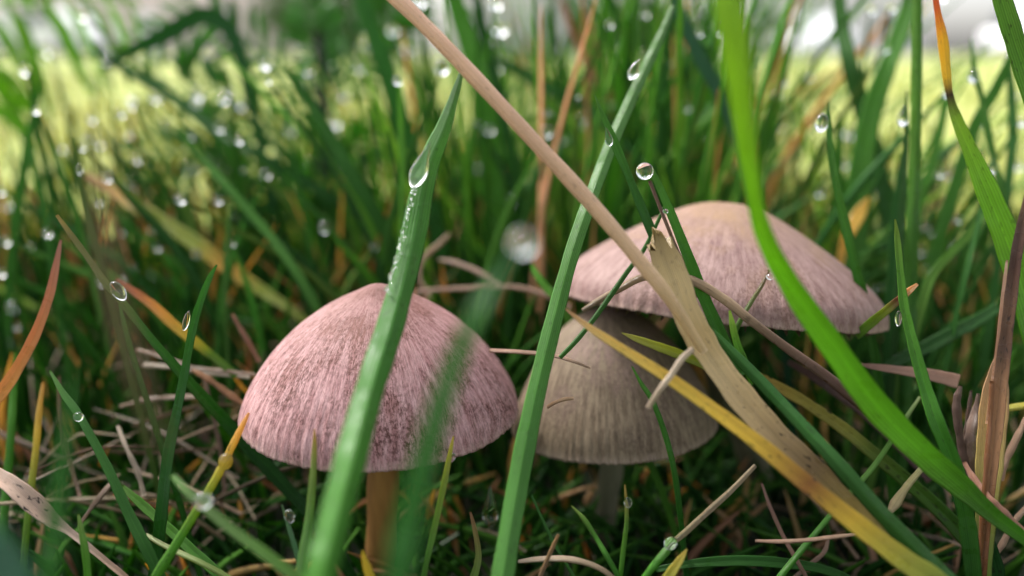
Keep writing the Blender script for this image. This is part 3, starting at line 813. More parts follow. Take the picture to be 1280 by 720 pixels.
blade('grass_shoot', 'blurred dark green blade leaning left to the top edge, right of the pale car',
      [(1046, -30, 16, 15.5), (1052, 30, 20, 15.3), (1062, 80, 22, 15), (1076, 130, 24, 15), (1092, 190, 24, 15), (1110, 260, 24, 15)], [(.050, .148, .025, 0), (.035, .117, .018, 0), (.030, .106, .017, 0)], fold=.2)
blade('grass_shoot', 'short pointed green blade by the right edge of the mauve cap, bending toward the twigs',
      [(1119, 274, 2, 8.8), (1122, 300, 8, 8.8), (1126, 345, 10, 8.75), (1131, 385, 13, 8.7), (1143, 435, 15, 8.6), (1157, 485, 18, 8.5), (1172, 530, 21, 8.4), (1192, 580, 22, 8.4), (1205, 630, 22, 8.4), (1214, 690, 22, 8.4)], [(.160, .220, .040, 0), (.080, .201, .021, 0), (.060, .180, .018, 0), (.050, .170, .018, 0), (.050, .170, .018, 0), (.030, .106, .015, 0)], sect=GUT(.4))
blade('grass_shoot', 'short blade with orange tip and dark brown middle right of the mauve cap',
      [(1147, 355, 4, 9.0), (1136, 364, 9, 9.0), (1122, 376, 11, 9.1), (1108, 388, 12, 9.2), (1092, 401, 13, 9.4), (1070, 420, 13, 9.6)], [(.500, .300, .150, 0), (.460, .270, .120, 0), (.140, .060, .030, 0), (.200, .240, .040, 0), (.130, .200, .030, 0), (.080, .170, .021, 0)], root=False)
blade('dead_leaf', 'dark brown shrivelled blade leaning up at the right edge',
      [(1290, 225, 9, 8.6), (1278, 275, 12, 8.6), (1270, 320, 15, 8.6), (1264, 365, 16, 8.6), (1258, 415, 16, 8.6), (1252, 465, 18, 8.6), (1246, 520, 18, 8.6), (1240, 580, 16, 8.6), (1234, 640, 12, 8.6), (1228, 720, 10, 8.6)], [(.300, .170, .090, 0.2), (.100, .050, .030, 0.6), (.070, .030, .020, 0.6), (.130, .065, .035, 0.8), (.100, .050, .030, 0.8), (.340, .180, .090, 0.5), (.380, .200, .100, 0.5), (.220, .100, .050, 0.4), (.160, .070, .030, 0.4)], 'dead leaf', sect_flat(13, .1, .5), M_DRY, .1, True)
blade('dead_leaf', 'thin rusty edge strip lying left of the dark brown shrivelled blade',
      [(1259, 325, 3, 8.65), (1255, 360, 5, 8.65), (1250, 410, 6, 8.65), (1246, 450, 7, 8.65), (1241, 490, 8, 8.65), (1236, 530, 8, 8.65)], [(.420, .260, .170, 0.2), (.360, .180, .100, 0.3), (.400, .220, .120, 0.3)], 'dead leaf', FLAT, M_DRY, 0, False)
blade('dead_leaf', 'wide pale yellow dying sheath standing at the foot of the dark brown blade',
      [(1250, 440, 8, 8.8), (1245, 480, 30, 8.8), (1240, 530, 37, 8.8), (1236, 580, 34, 8.8), (1233, 630, 28, 8.8), (1230, 690, 22, 8.8), (1228, 745, 20, 8.8)], [(.360, .200, .110, 0.4), (.440, .260, .130, 0.2), (.500, .330, .130, 0.1), (.480, .380, .120, 0), (.360, .340, .090, 0), (.160, .220, .040, 0), (.100, .191, .021, 0)], 'dead leaf', sect_flat(15, .05, .25), M_DRY, .15, True)
for lab, pts, c in [
    ('dark shrivelled twig with a pointed top, left of the pale yellow sheath', [(1201, 482, 4, 9.0), (1196, 502, 12, 9.0), (1198, 535, 10, 9.0), (1203, 565, 12, 9.0), (1208, 600, 14, 9.0), (1210, 650, 12, 9.0)], (.100, .060, .045, 0.4)),
    ('grey-brown frayed twig touching the left side of the pale yellow sheath', [(1223, 492, 4, 9.1), (1219, 515, 10, 9.1), (1213, 545, 16, 9.0), (1212, 580, 17, 9.0), (1213, 620, 14, 9.0)], (.160, .105, .080, 0.6)),
    ('thin dark twig between the two frayed ones at the right', [(1214, 488, 4, 9.2), (1211, 515, 6, 9.2), (1207, 545, 7, 9.2), (1206, 590, 8, 9.1)], (.090, .055, .040, 0.4)),
    ('long reddish brown stem running to the lower right corner under the broad blade tip', [(1205, 578, 7, 8.9), (1222, 606, 11, 8.7), (1243, 630, 12, 8.5), (1265, 652, 12, 8.4), (1300, 685, 12, 8.3)], (.260, .125, .080, 0.4)),
    ('brown thin stem in front of the pale yellow sheath', [(1240, 476, 6, 8.55), (1238, 520, 7, 8.55), (1234, 570, 7, 8.5), (1230, 620, 7, 8.5), (1226, 680, 7, 8.5), (1222, 730, 7, 8.5)], (.220, .090, .035, 0.3)),
    ('thin pink-tan straw crossing the lower right corner', [(1285, 632, 6, 9.2), (1268, 652, 8, 9.2), (1253, 680, 8, 9.2), (1240, 700, 7, 9.2)], (.340, .220, .150, 0.2)),
    ('pale brown twig leaning right at the right edge beside the yellow sheath', [(1285, 520, 8, 9.3), (1272, 545, 9, 9.3), (1258, 575, 9, 9.3), (1250, 600, 8, 9.3)], (.320, .200, .130, 0.2)),
]:
    straw(lab, pts, [c, c], cat='twig', name='twig', sect=sect_tube(10, .75), wob=.12)
blade('dead_leaf', 'flat pinkish dead leaf lying right of the mauve cap behind the broad blade',
      [(1076, 456, 5, 9.7), (1105, 460, 10, 9.7), (1140, 465, 14, 9.7), (1170, 470, 18, 9.7), (1198, 477, 20, 9.7)], [(.320, .170, .130, 0.2), (.420, .250, .190, 0.3), (.460, .280, .210, 0.3)], 'dead leaf', FLAT, M_DRY, 0, False)
blade('grass_shoot', 'dark green blade lying nearly level right of the mauve cap',
      [(1248, 384, 14, 11.2), (1222, 400, 17, 11.1), (1190, 417, 19, 11), (1160, 433, 19, 11), (1128, 448, 17, 11), (1090, 470, 14, 11)], [(.030, .106, .017, 0), (.024, .085, .015, 0), (.020, .074, .014, 0)], fold=.2, root=False)
blade('grass_sprig', 'thin light green stem crossing behind the broad blade toward the bottom edge',
      [(1150, 496, 4, 9.4), (1136, 517, 6, 9.3), (1115, 550, 7, 9.2), (1092, 583, 7.5, 9.1), (1072, 606, 8, 9.0), (1045, 636, 8, 8.9), (1020, 666, 8, 8.8), (992, 700, 9, 8.7), (965, 735, 9, 8.6)], [(.200, .250, .100, 0), (.100, .220, .040, 0), (.120, .250, .050, 0), (.050, .170, .021, 0), (.060, .191, .021, 0)], 'grass stem', OVAL)
blade('grass_sprig', 'short pale yellow stem with a frayed lower end below the broad blade',
      [(1157, 580, 7, 9.0), (1145, 594, 9, 9.0), (1132, 610, 10, 9.0), (1120, 628, 14, 9.0), (1112, 640, 8, 9.0)], [(.340, .340, .140, 0), (.400, .340, .160, 0.2), (.440, .330, .190, 0.4)], 'grass stem', OVAL, M_DRY, 0, False)
blade('grass_shoot', 'long dull yellow blade with brown spots behind the green blade beside the torn leaf',
      [(935, 464, 6, 10.0), (958, 476, 14, 9.9), (1005, 502, 16, 9.8), (1055, 536, 17, 9.7), (1090, 565, 19, 9.6), (1130, 598, 21, 9.6), (1185, 648, 22, 9.5)], [(.400, .280, .060, 0.6), (.38, .27, .06, 1), (.3, .25, .05, 1), (.260, .250, .050, 0.8), (.120, .170, .030, 0.2), (.070, .148, .017, 0), (.050, .127, .014, 0)], fold=.25)
blade('dead_leaf', 'dark brown dead leaf sloping down behind the arched brown stem',
      [(985, 452, 8, 10.6), (1040, 484, 18, 10.5), (1090, 520, 22, 10.4), (1130, 558, 22, 10.3), (1165, 600, 16, 10.2)], [(.100, .055, .045, 0.3), (.120, .065, .050, 0.3), (.100, .050, .040, 0.3)], 'dead leaf', FLAT, M_DRY, 0, False)
straw('thin pinkish straw lying level in the dark at the lower right',
      [(944, 676, 4, 8.6), (975, 677, 6, 8.6), (1010, 675, 6, 8.6), (1045, 671, 6, 8.6), (1070, 668, 4, 8.6)], [(.420, .260, .180, 0.2), PS])
straw('thin reddish straw falling steeply behind the level pinkish one',
      [(952, 604, 3, 9.3), (962, 632, 5, 9.2), (980, 672, 6, 9.1), (998, 704, 6, 9.0), (1020, 745, 6, 9)], [(.220, .120, .090, 0.2), (.280, .160, .110, 0.2)], root=True)
straw('curved dim straw right of the level pinkish one at the bottom',
      [(1036, 670, 4, 9.5), (1030, 690, 6, 9.4), (1012, 706, 6, 9.3), (985, 730, 6, 9.2)], [(.260, .160, .110, 0.2), (.220, .140, .100, 0.2)], root=True)
blade('grass_shoot', 'level dark green blade along the bottom edge at right of centre',
      [(820, 712, 8, 9.1), (870, 704, 12, 9.1), (920, 701, 15, 9.1), (970, 703, 15, 9.1), (1030, 712, 13, 9.1), (1080, 735, 12, 9.1)], [(.030, .106, .017, 0), (.035, .127, .021, 0), (.030, .106, .017, 0)], fold=.2)
straw('bright yellow stalk end at the right edge beside the pale yellow sheath',
      [(1228, 518, 6, 9.4), (1250, 512, 9, 9.4), (1275, 508, 10, 9.4), (1310, 503, 10, 9.4)], [(.400, .360, .050, 0.2), (.420, .380, .050, 0.1)], 'grass stem', name='grass_sprig')
blade('grass_shoot', 'very dark broad blade curling under the broad blade tip at the bottom right',
      [(1190, 600, 10, 9.2), (1205, 630, 26, 9.1), (1222, 665, 32, 9.0), (1236, 700, 32, 9.0), (1246, 745, 30, 9.0)], [(.020, .080, .018, 0), (.018, .069, .015, 0)], fold=.3)
blade('grass_shoot', 'yellow blurred leaf tip between the green blades above the mauve cap',
      [(1086, 246, 3, 13.5), (1076, 264, 16, 13.5), (1064, 285, 18, 13.4), (1055, 306, 12, 13.4), (1048, 340, 10, 13.4)], [(.520, .360, .060, 0), (.520, .340, .050, 0), (.420, .260, .050, 0)], fold=.2)

# --- behind, softer
straw('pink-tan straw lying level behind, between the pink cap and the grey-green blade',
      [(512, 366, 5.0, 12.8), (545, 362, 6.2, 12.7), (590, 360, 6.2, 12.6), (635, 358, 6.2, 12.5), (675, 366, 6.8, 12.4), (712, 384, 6.8, 12.3)], [(.400, .250, .190, 0.2), PS, (.360, .220, .170, 0.3)])
straw('pale bent twig above the level straw behind the pink cap',
      [(548, 324, 3.1, 13.2), (568, 328, 6.2, 13.1), (590, 336, 6.2, 13), (612, 348, 7.4, 12.9), (628, 360, 5.6, 12.8)], [(.440, .310, .240, 0.2), (.420, .290, .220, 0.2)], cat='twig', name='twig')
straw('forked tan twig just right of the folded blue-green blade',
      [(562, 292, 3.7, 13.6), (548, 306, 6.2, 13.5), (530, 322, 7.4, 13.4), (524, 345, 5.6, 13.3), (536, 372, 7.4, 13.2)], [(.400, .270, .170, 0.2), (.360, .240, .160, 0.2)], cat='twig', name='twig')
for lab, pts, c in [
    ('long dark blurred blade falling from a drop at the top left to the middle', [(118, 52, 6, 17), (140, 76, 12, 17), (200, 112, 15, 16.8), (262, 155, 16, 16.5), (320, 193, 17, 16), (375, 225, 17, 16), (440, 262, 17, 16)], (.022, .090, .014, 0)),
    ('thin soft green blade curving down right behind the left of the pink cap', [(222, 160, 6, 13), (250, 195, 10, 13), (290, 240, 12, 12.8), (335, 292, 13, 12.6), (370, 340, 13, 12.4), (398, 390, 13, 12.3)], (.060, .170, .028, 0)),
    ('dark green blurred blade in the middle left pointing up to the left', [(358, 84, 6, 14.5), (385, 125, 14, 14.4), (415, 175, 18, 14.2), (450, 235, 20, 14), (482, 290, 20, 14), (505, 345, 18, 14)], (.030, .111, .015, 0)),
    ('thick blurred green blade behind the straw at the top centre', [(445, -20, 18, 16.5), (462, 30, 24, 16.3), (482, 85, 26, 16.1), (498, 140, 26, 16), (518, 200, 26, 16), (540, 270, 24, 16)], (.030, .127, .017, 0)),
    ('thin bright green upright blade with a drop at its tip, left of the straw', [(499, 98, 4, 12.2), (500, 125, 8, 12.2), (501, 160, 9, 12.2), (503, 205, 9, 12.1), (502, 260, 9, 12)], (.090, .230, .028, 0)),
    ('wide bright blurred blade right of the straw at the top', [(560, -25, 22, 15.5), (575, 20, 26, 15.4), (592, 70, 28, 15.2), (606, 120, 28, 15), (616, 180, 28, 15), (622, 250, 26, 15)], (.055, .180, .017, 0)),
    ('dark upright blurred blade beside the wide bright one at the top', [(592, -20, 10, 16), (604, 40, 16, 16), (618, 100, 17, 15.8), (632, 160, 17, 15.6), (645, 220, 16, 15.5), (655, 280, 15, 15.5)], (.022, .090, .015, 0)),
    ('dark nearly level blurred blade at the top behind the grey-green one', [(620, 74, 10, 17), (655, 92, 16, 16.8), (690, 112, 18, 16.5), (725, 130, 18, 16.3), (760, 156, 17, 16), (800, 200, 16, 16)], (.028, .106, .018, 0)),
    ('dark teal blurred blade leaning from the top toward the broad arching blade', [(840, -12, 12, 13.5), (852, 22, 17, 13.4), (872, 65, 19, 13.3), (895, 108, 18, 13.2), (914, 150, 16, 13.1), (930, 200, 14, 13)], (.030, .095, .045, 0)),
    ('green blade crossing right to left below the top right corner blade', [(1265, 70, 12, 13), (1245, 110, 15, 13), (1222, 150, 16, 12.9), (1205, 195, 16, 12.8), (1190, 245, 16, 12.7), (1172, 310, 15, 12.6)], (.050, .159, .020, 0)),
    ('upright dark green blade near the right edge below the top corner', [(1262, 78, 6, 13.5), (1264, 120, 11, 13.4), (1266, 165, 12, 13.2), (1262, 210, 12, 13), (1255, 270, 12, 12.8)], (.028, .101, .018, 0)),
    ('slender green blade with a drop near its tip, right of the orange-tipped blade', [(1214, 48, 3, 12.4), (1217, 85, 7, 12.3), (1226, 120, 8, 12.2), (1234, 160, 9, 12.1), (1244, 210, 9, 12), (1256, 260, 9, 11.9)], (.060, .159, .028, 0)),
    ('upright olive blade with a drop near its tip at the middle left', [(91, 172, 4, 11), (95, 200, 7, 11), (104, 245, 8, 11), (116, 290, 9, 10.9), (130, 340, 9, 10.8)], (.060, .111, .021, 0)),
    ('soft green blade bending left beside the left edge', [(48, 105, 5, 15), (42, 145, 10, 15), (34, 190, 12, 14.8), (24, 250, 13, 14.6), (16, 310, 13, 14.4)], (.045, .159, .017, 0)),
    ('second soft green blade leaning left behind the one with the upright olive drop', [(38, 178, 6, 14.5), (46, 220, 10, 14.3), (56, 265, 11, 14.2), (64, 320, 11, 14)], (.040, .143, .017, 0)),
    ('blurred green blade in the gap left of the tall straight blade', [(1186, 100, 8, 15), (1178, 150, 13, 15), (1166, 200, 14, 15), (1152, 250, 14, 15), (1140, 300, 14, 15)], (.055, .170, .021, 0)),
    ('thin soft vertical stem behind the rust-tipped blade left of the pink cap', [(288, 250, 3, 12.5), (284, 300, 6, 12.5), (281, 350, 6, 12.4), (283, 420, 6, 12.4)], (.070, .159, .035, 0)),
    ('blurred reddish dead stem at the top right of centre', [(698, -10, 7, 18), (716, 40, 10, 18), (735, 80, 11, 17.8), (752, 120, 12, 17.6), (772, 160, 11, 17.4)], (.260, .120, .070, 0)),
    ('second blurred reddish dead stem right of the first, at the top', [(735, 10, 7, 18.5), (742, 50, 10, 18.3), (752, 90, 11, 18.1), (764, 130, 11, 18)], (.240, .110, .060, 0)),
    ('slim bright blade rising left of the mauve cap under the white drop', [(664, 330, 4, 11.5), (672, 345, 10, 11.4), (685, 362, 12, 11.3), (700, 380, 12, 11.2)], (.070, .201, .021, 0)),
    ('green blade standing behind the right slope of the mauve cap', [(1052, 150, 4, 14.4), (1046, 200, 14, 14.4), (1050, 250, 18, 14.4), (1058, 300, 20, 14.4), (1066, 350, 20, 14.3)], (.055, .180, .018, 0)),
    ('dark upright blade right of the yellow blurred leaf tip', [(1128, 190, 5, 12.4), (1124, 240, 14, 12.3), (1120, 300, 17, 12.2), (1116, 360, 17, 12.1), (1112, 420, 17, 12)], (.020, .080, .014, 0)),
    ('light green blade leaning right toward the dark brown blade', [(1232, 265, 5, 11.8), (1212, 292, 10, 11.7), (1190, 315, 11, 11.6), (1165, 345, 12, 11.5), (1150, 390, 12, 11.4)], (.100, .210, .035, 0)),
    ('thin dark green stem left of the dark brown blade', [(1228, 255, 4, 11.2), (1218, 300, 7, 11.1), (1207, 345, 8, 11), (1195, 395, 8, 11), (1186, 440, 8, 11)], (.030, .106, .018, 0)),
]:
    dim = tuple(v * .8 for v in c[:3]) + (0,)
    blade('grass_shoot', lab, pts, [c, c, dim], mat=M_SOFT, fold=random.uniform(.1, .35), roll=random.uniform(-.3, .3), per=7)

straw('brown stem so near that it is a soft smear, left of the olive blade',
      [(128, 150, 4, 3.6), (124, 230, 8, 3.55), (132, 320, 10, 3.5), (150, 400, 11, 3.45), (176, 480, 10, 3.4), (205, 560, 8, 3.4)], [(.2, .12, .07, .2), (.26, .15, .09, .2), (.2, .12, .07, .2)])

blade('grass_shoot', 'dark blurred leaf arching over at the upper left in front of the mauve house',
      [(128, 86, 8, 18), (160, 66, 16, 18), (205, 44, 22, 18), (252, 20, 26, 18), (284, 34, 24, 18), (300, 70, 20, 18), (312, 120, 16, 18), (330, 200, 14, 18)],
      [(.03, .11, .03, 0), (.024, .09, .026, 0), (.026, .09, .026, 0)], mat=M_SOFT, per=8)


# ------------------------------------------------------------------ dew drops
def drop_mesh(nu=28, nv=18, tear=0.0):
    V, F = [], []
    for i in range(nv + 1):
        t = math.pi * i / nv
        for k in range(nu):
            a = 2 * math.pi * k / nu
            r = math.sin(t)
            z = math.cos(t)
            if tear and z > 0:
                r *= (1 - tear * z)
                z *= 1 + tear
            V.append((r * math.cos(a), r * math.sin(a), z))
    for i in range(nv):
        for k in range(nu):
            a, b = i * nu + k, i * nu + (k + 1) % nu
            F.append((a, a + nu, b + nu, b))
    return mesh_from('dew_drop', V, F)


DROP = drop_mesh()
TEAR = drop_mesh(tear=.7)
LOW = drop_mesh(14, 10)


def drop(label, x, y, d, rx, ry=None, roll=0, me=None, group=None):
    ry = ry or rx
    o = link('dew_drop', me or DROP, M_WATER, None, label, 'dew drop', group)
    o.location = P(x, y, d)
    k = d * 0.01 / FPX
    o.rotation_euler = (R(-8), R(roll), 0)
    o.scale = (rx * k, rx * k * 0.9, ry * k)
    return o


ONE = [
    ('long clear drop lying in the channel of the folded blue-green blade', 524, 214, 8.0, 11, 22, 22, TEAR),
    ('round clear drop at the tip of the blade right of the torn leaf top', 806, 214, 8.85, 11, 11, 0, None),
    ('drop clinging halfway down the short pointed blade at the top right of centre', 761, 174, 8.6, 5, 9, -15, TEAR),
    ('clear drop on the left of the slender upright blade beside the broad arching one', 1027, 154, 10.1, 8, 12, 8, None),
    ('drop hanging left of the thin pointed blade by the tall straight blade', 1129, 148, 10.9, 7, 10, 5, TEAR),
    ('clear drop on the yellow-tipped stem left of the pink cap', 282, 577, 8.1, 9, 11, 15, None),
    ('large white out of focus drop at the tip of the near blurred blade', 653, 303, 4.9, 18, 18, 0, None),
    ('sparkling drop on the small grey-green blade near the bottom', 362, 645, 8.15, 6, 9, -15, None),
    ('blurred hanging drop under the pink cap near the grey-green blade', 613, 640, 9.9, 10, 20, 0, TEAR),
    ('drop near the tip of the thin upright stem under the brownish cap', 785, 628, 8.35, 5, 7, 0, None),
    ('drop at the lower end of the thin brown straw in the dark lower centre', 838, 679, 8.2, 8, 9, 30, None),
    ('flat drop at the bend of the long olive blade', 148, 364, 9.0, 8, 14, -35, None),
    ('small drop on the left edge of the upright dark blade beside the pink cap', 233, 401, 8.9, 4, 13, 18, None),
    ('small drop on the long dark blade at the lower left', 98, 521, 8.55, 6, 6, 0, None),
    ('whitish near drop on the pale green blurred blade', 254, 626, 6.7, 11, 10, 0, None),
    ('drop at the left of the bend in the short pointed blade by the mauve cap', 1123, 398, 8.6, 4, 10, 0, None),
    ('tiny drop on the thin olive stem against the mauve cap', 963, 346, 9.2, 5, 4, 0, None),
    ('drop behind the thin yellow-tipped blade at the right rim of the pink cap', 565, 572, 8.35, 4, 6, 20, None),
    ('tiny bright drop on the blade above the torn leaf top', 832, 264, 8.85, 3.5, 3, 0, None),
    ('drop on the edge of the grey-green blade near its soft upper part', 792, 90, 10.2, 7, 10, 20, TEAR),
    ('drop at the tip of the thin bright green blade left of the straw', 497, 101, 12.1, 6, 6, 0, None),
    ('drop hanging from the tip of the long dark blade at the top left', 136, 74, 16.9, 10, 6, -20, None),
    ('drop on the upright olive blade at the middle left', 100, 212, 10.9, 4, 7, 0, None),
    ('drop near the tip of the slender blade right of the orange-tipped one', 1217, 95, 12.2, 6, 9, 0, None),
    ('bright drop on the lower part of the slender blade at the right', 1240, 210, 11.9, 5, 9, 0, TEAR),
    ('white drop at the top edge above the orange-tipped blade', 1178, -1, 11, 7, 6, 0, None),
]
for lab, x, y, d, rx, ry, roll, me in ONE:
    drop(lab, x, y, d, rx, ry, roll, me)

# drops far out of focus, each at the tip of a fine blade of its own
FAR = [(103, 20, 7), (31, 88, 8), (45, 139, 5), (195, 121, 9), (208, 155, 8), (152, 142, 6), (162, 167, 7), (237, 211, 9), (248, 118, 9),
       (280, 122, 9), (332, 80, 9), (419, 152, 10), (458, 55, 14), (491, 38, 9), (508, 60, 12), (450, 85, 9), (552, 85, 11), (523, 2, 11), (625, 36, 12),
       (620, 5, 10), (597, 208, 5), (612, 162, 9), (597, 155, 6), (762, 31, 6), (684, 165, 9), (720, 120, 6), (729, 148, 7), (717, 160, 7), (700, 175, 7),
       (655, 228, 6), (332, 218, 8), (226, 249, 8), (273, 250, 7), (215, 290, 7), (192, 342, 7), (235, 345, 9), (196, 310, 6), (190, 285, 6), (37, 306, 7),
       (15, 385, 8), (21, 409, 5), (12, 429, 5), (85, 420, 6), (203, 412, 6), (330, 285, 6), (405, 285, 9), (432, 290, 6), (436, 275, 5), (467, 308, 6),
       (1089, 13, 7), (1114, 11, 7), (1106, 61, 7), (1011, 95, 6), (1062, 166, 10), (1059, 205, 7), (1025, 240, 8), (1188, 217, 8), (1176, 218, 6), (1273, 207, 8),
       (1197, 274, 6), (1158, 284, 5), (1151, 314, 6), (1162, 335, 7), (1248, 335, 7), (1090, 290, 6), (940, 10, 7), (899, 40, 6), (898, 110, 7), (806, 18, 6), (875, 42, 5),
       (125, 180, 6), (110, 172, 6), (60, 65, 7), (173, 350, 6), (388, 205, 7), (362, 163, 7), (282, 207, 6), (354, 214, 7), (275, 160, 7), (300, 130, 8), (265, 200, 6),
       (1048, 268, 6), (1115, 360, 6), (975, 200, 6), (1010, 160, 6), (150, 290, 5), (297, 272, 6), (240, 170, 6), (172, 200, 6), (345, 240, 6), (385, 90, 7), (430, 120, 8), (545, 190, 7), (640, 250, 7), (300, 210, 6)]
for _ in range(75):
    side = random.random()
    FAR.append((random.uniform(0, 470), random.uniform(95, 400), random.uniform(4, 8)) if side < .55 else
               (random.uniform(940, 1280), random.uniform(90, 400), random.uniform(4, 8)) if side < .85 else
               (random.uniform(540, 900), random.uniform(60, 230), random.uniform(4, 8)))
fine = Bag()
for i, (x, y, r) in enumerate(FAR):
    d = random.uniform(12.8, 21)
    rr = max(3.4, r * 0.84)
    o = drop('small blurred dew drop glinting among the soft background grass', x, y, d, rr, rr * random.uniform(.85, 1.1), 0, LOW,
             'blurred dew drops on the background grass')
    tip = P(x, y, d) + np.array([0, 0.0006, 0.0])
    lean = (x - 620) / 640 * 0.02 + random.uniform(-.02, .02)
    foot = np.array([tip[0] - lean * 1.2, tip[1] + random.uniform(-.01, .02), -0.001])
    midp = foot * .45 + tip * .55 + np.array([-lean * .25, 0, 0.004])
    path = catmull([tip, midp, foot], 5)
    n = len(path)
    wd = np.interp(np.linspace(0, 1, n), [0, .25, 1], [.0003, .0011, .0014]) * random.uniform(.8, 1.5)
    g = random.uniform(.7, 1.3)
    c = random.choice([(.03, .1, .022), (.05, .15, .026), (.07, .17, .03), (.1, .17, .04)])
    fine.add(*sweep(path, wd, S_LITE, np.tile((c[0] * g, c[1] * g, c[2] * g, 0), (n, 1)), random.random() * 9, random.uniform(-.5, .5)))
link('grass_under_drops', fine.mesh('grass_under_drops'), M_SOFT, kind='stuff')

# tiny beads along the left edge of the folded blade
bv, bf = [], []
for i in range(60):
    t = i / 59
    y = 235 + t * 130 + random.uniform(-2, 2)
    x = np.interp(y, [215, 300, 395], [521, 500, 474.5]) + abs(random.gauss(0, 3)) - 1
    d = np.interp(y, [215, 300, 395], [8.2, 8.0, 7.5]) - .02
    c = P(x, y, d)
    r = random.uniform(.8, 2.3) * .08 / FPX
    b0 = len(bv)
    for a in range(5):
        for k in range(8):
            th, ph = math.pi * a / 4, 2 * math.pi * k / 8
            bv.append((c[0] + r * math.sin(th) * math.cos(ph), c[1] + r * math.sin(th) * math.sin(ph), c[2] + r * math.cos(th)))
    for a in range(4):
        for k in range(8):
            q = b0 + a * 8 + k
            q2 = b0 + a * 8 + (k + 1) % 8
            bf.append((q, q + 8, q2 + 8, q2))
link('dew_beads', mesh_from('dew_beads', bv, bf), M_WATER, kind='stuff')


# ------------------------------------------------------------------ the clump of grass behind, as one mass
def scatter(name, count, pick, mat, segs=7):
    bag = Bag()
    for i in range(count):
        q = pick(i)
        if q is None:
            continue
        foot, tip, bend, wd, c0, c1, roll = q
        mid = foot * .5 + tip * .5 + bend
        path = catmull([tip, mid, foot], segs // 2 + 1)
        n = len(path)
        f = np.linspace(0, 1, n)
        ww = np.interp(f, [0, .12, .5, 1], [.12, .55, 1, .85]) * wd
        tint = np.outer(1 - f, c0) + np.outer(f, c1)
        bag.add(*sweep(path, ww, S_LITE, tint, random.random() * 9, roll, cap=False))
    return link(name, bag.mesh(name), mat, kind='stuff')


GREENS = [(.018, .070, .012, 0), (.030, .105, .014, 0), (.050, .145, .016, 0), (.075, .175, .020, 0), (.12, .22, .03, 0), (.035, .10, .026, 0)]
DEADS = [(.40, .25, .16, 0), (.34, .22, .11, 0), (.44, .30, .10, 0), (.28, .15, .09, 0), (.34, .24, .10, 0)]


def dark(c, k):
    return (c[0] * k, c[1] * k, c[2] * k, 0)


def near_cap(x, y):
    """ground already taken by the mushrooms"""
    for cx, cy, rr in ((-.016, .093, .017), (.014, .099, .016), (.029, .112, .024)):
        if (x - cx) ** 2 + (y - cy) ** 2 < rr * rr:
            return True
    return False


def pick_clump(i):
    # dense behind the caps, thinning to the left and the right
    y = random.uniform(.14, .32)
    px = random.choices([random.gauss(800, 105), random.gauss(530, 120), random.gauss(1120, 130), random.uniform(-60, 420), random.uniform(380, 1000)],
                        [.60, .20, .03, .02, .15])[0]
    x = (px - 640) / FPX * y
    if near_cap(x, y):
        return None
    top = np.interp(px, [0, 130, 300, 430, 560, 700, 800, 930, 1010, 1120, 1280], [.040, .040, .042, .070, .085, .095, .118, .118, .065, .080, .060])
    h = top * (.35 + .65 * random.random() ** .8)
    lean = (px - 660) / 640 * random.uniform(.0, .035) + random.gauss(0, .010 if random.random() < .6 else .028)
    tip = np.array([x + lean, y + random.gauss(0, .012), h])
    bend = np.array([-lean * .22, 0, h * .06])
    c = random.choice(GREENS)
    if (px < 420 or px > 960) and random.random() < .6:
        c = random.choice([(.13, .23, .03, 0), (.18, .26, .05, 0), (.10, .21, .03, 0)])
    if random.random() < .06:
        c = random.choice(DEADS[:2] + DEADS[3:4])
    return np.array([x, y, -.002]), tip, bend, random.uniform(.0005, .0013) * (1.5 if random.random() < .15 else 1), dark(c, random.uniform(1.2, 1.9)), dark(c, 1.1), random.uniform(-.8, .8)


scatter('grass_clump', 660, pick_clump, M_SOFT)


def pick_fill(i):
    # the dim, crowded lower storey behind the caps
    y = random.uniform(.125, .24)
    px = random.choice([random.gauss(600, 190), random.gauss(760, 170), random.uniform(0, 1280)])
    x = (px - 640) / FPX * y
    if near_cap(x, y):
        return None
    h = random.uniform(.012, .036) * float(np.interp(px, [0, 220, 420, 960, 1080, 1280], [.5, .6, 1, 1, .6, .5]))
    lean = random.gauss(0, .014)
    c = random.choice(GREENS[:3])
    if random.random() < .12:
        c = random.choice(DEADS)
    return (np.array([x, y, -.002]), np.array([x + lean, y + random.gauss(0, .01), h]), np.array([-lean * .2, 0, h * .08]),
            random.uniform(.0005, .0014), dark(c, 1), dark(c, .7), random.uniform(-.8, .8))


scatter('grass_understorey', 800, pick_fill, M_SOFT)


def pick_low(i):
    # short dark growth round the feet of the mushrooms and in the thatch
    y = random.uniform(.088, .21)
    x = random.uniform(-.72, .72) * y
    h = random.uniform(.008, .028) * (y / .12)
    if y > .112 and random.random() < .5:
        h *= 1.35
    if near_cap(x, y):
        h = min(h, random.uniform(.005, .013))
    # keep the view to the caps free: what stands before them stays low
    if y < .11:
        h = min(h, .011)
    lean = random.gauss(0, .008)
    c = random.choice(GREENS[:3])
    if random.random() < .12:
        c = random.choice(DEADS)
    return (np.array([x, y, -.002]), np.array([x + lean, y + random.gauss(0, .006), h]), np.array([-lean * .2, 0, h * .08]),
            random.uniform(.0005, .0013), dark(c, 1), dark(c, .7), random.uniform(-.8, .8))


scatter('low_grass', 3000, pick_low, M_SOFT)


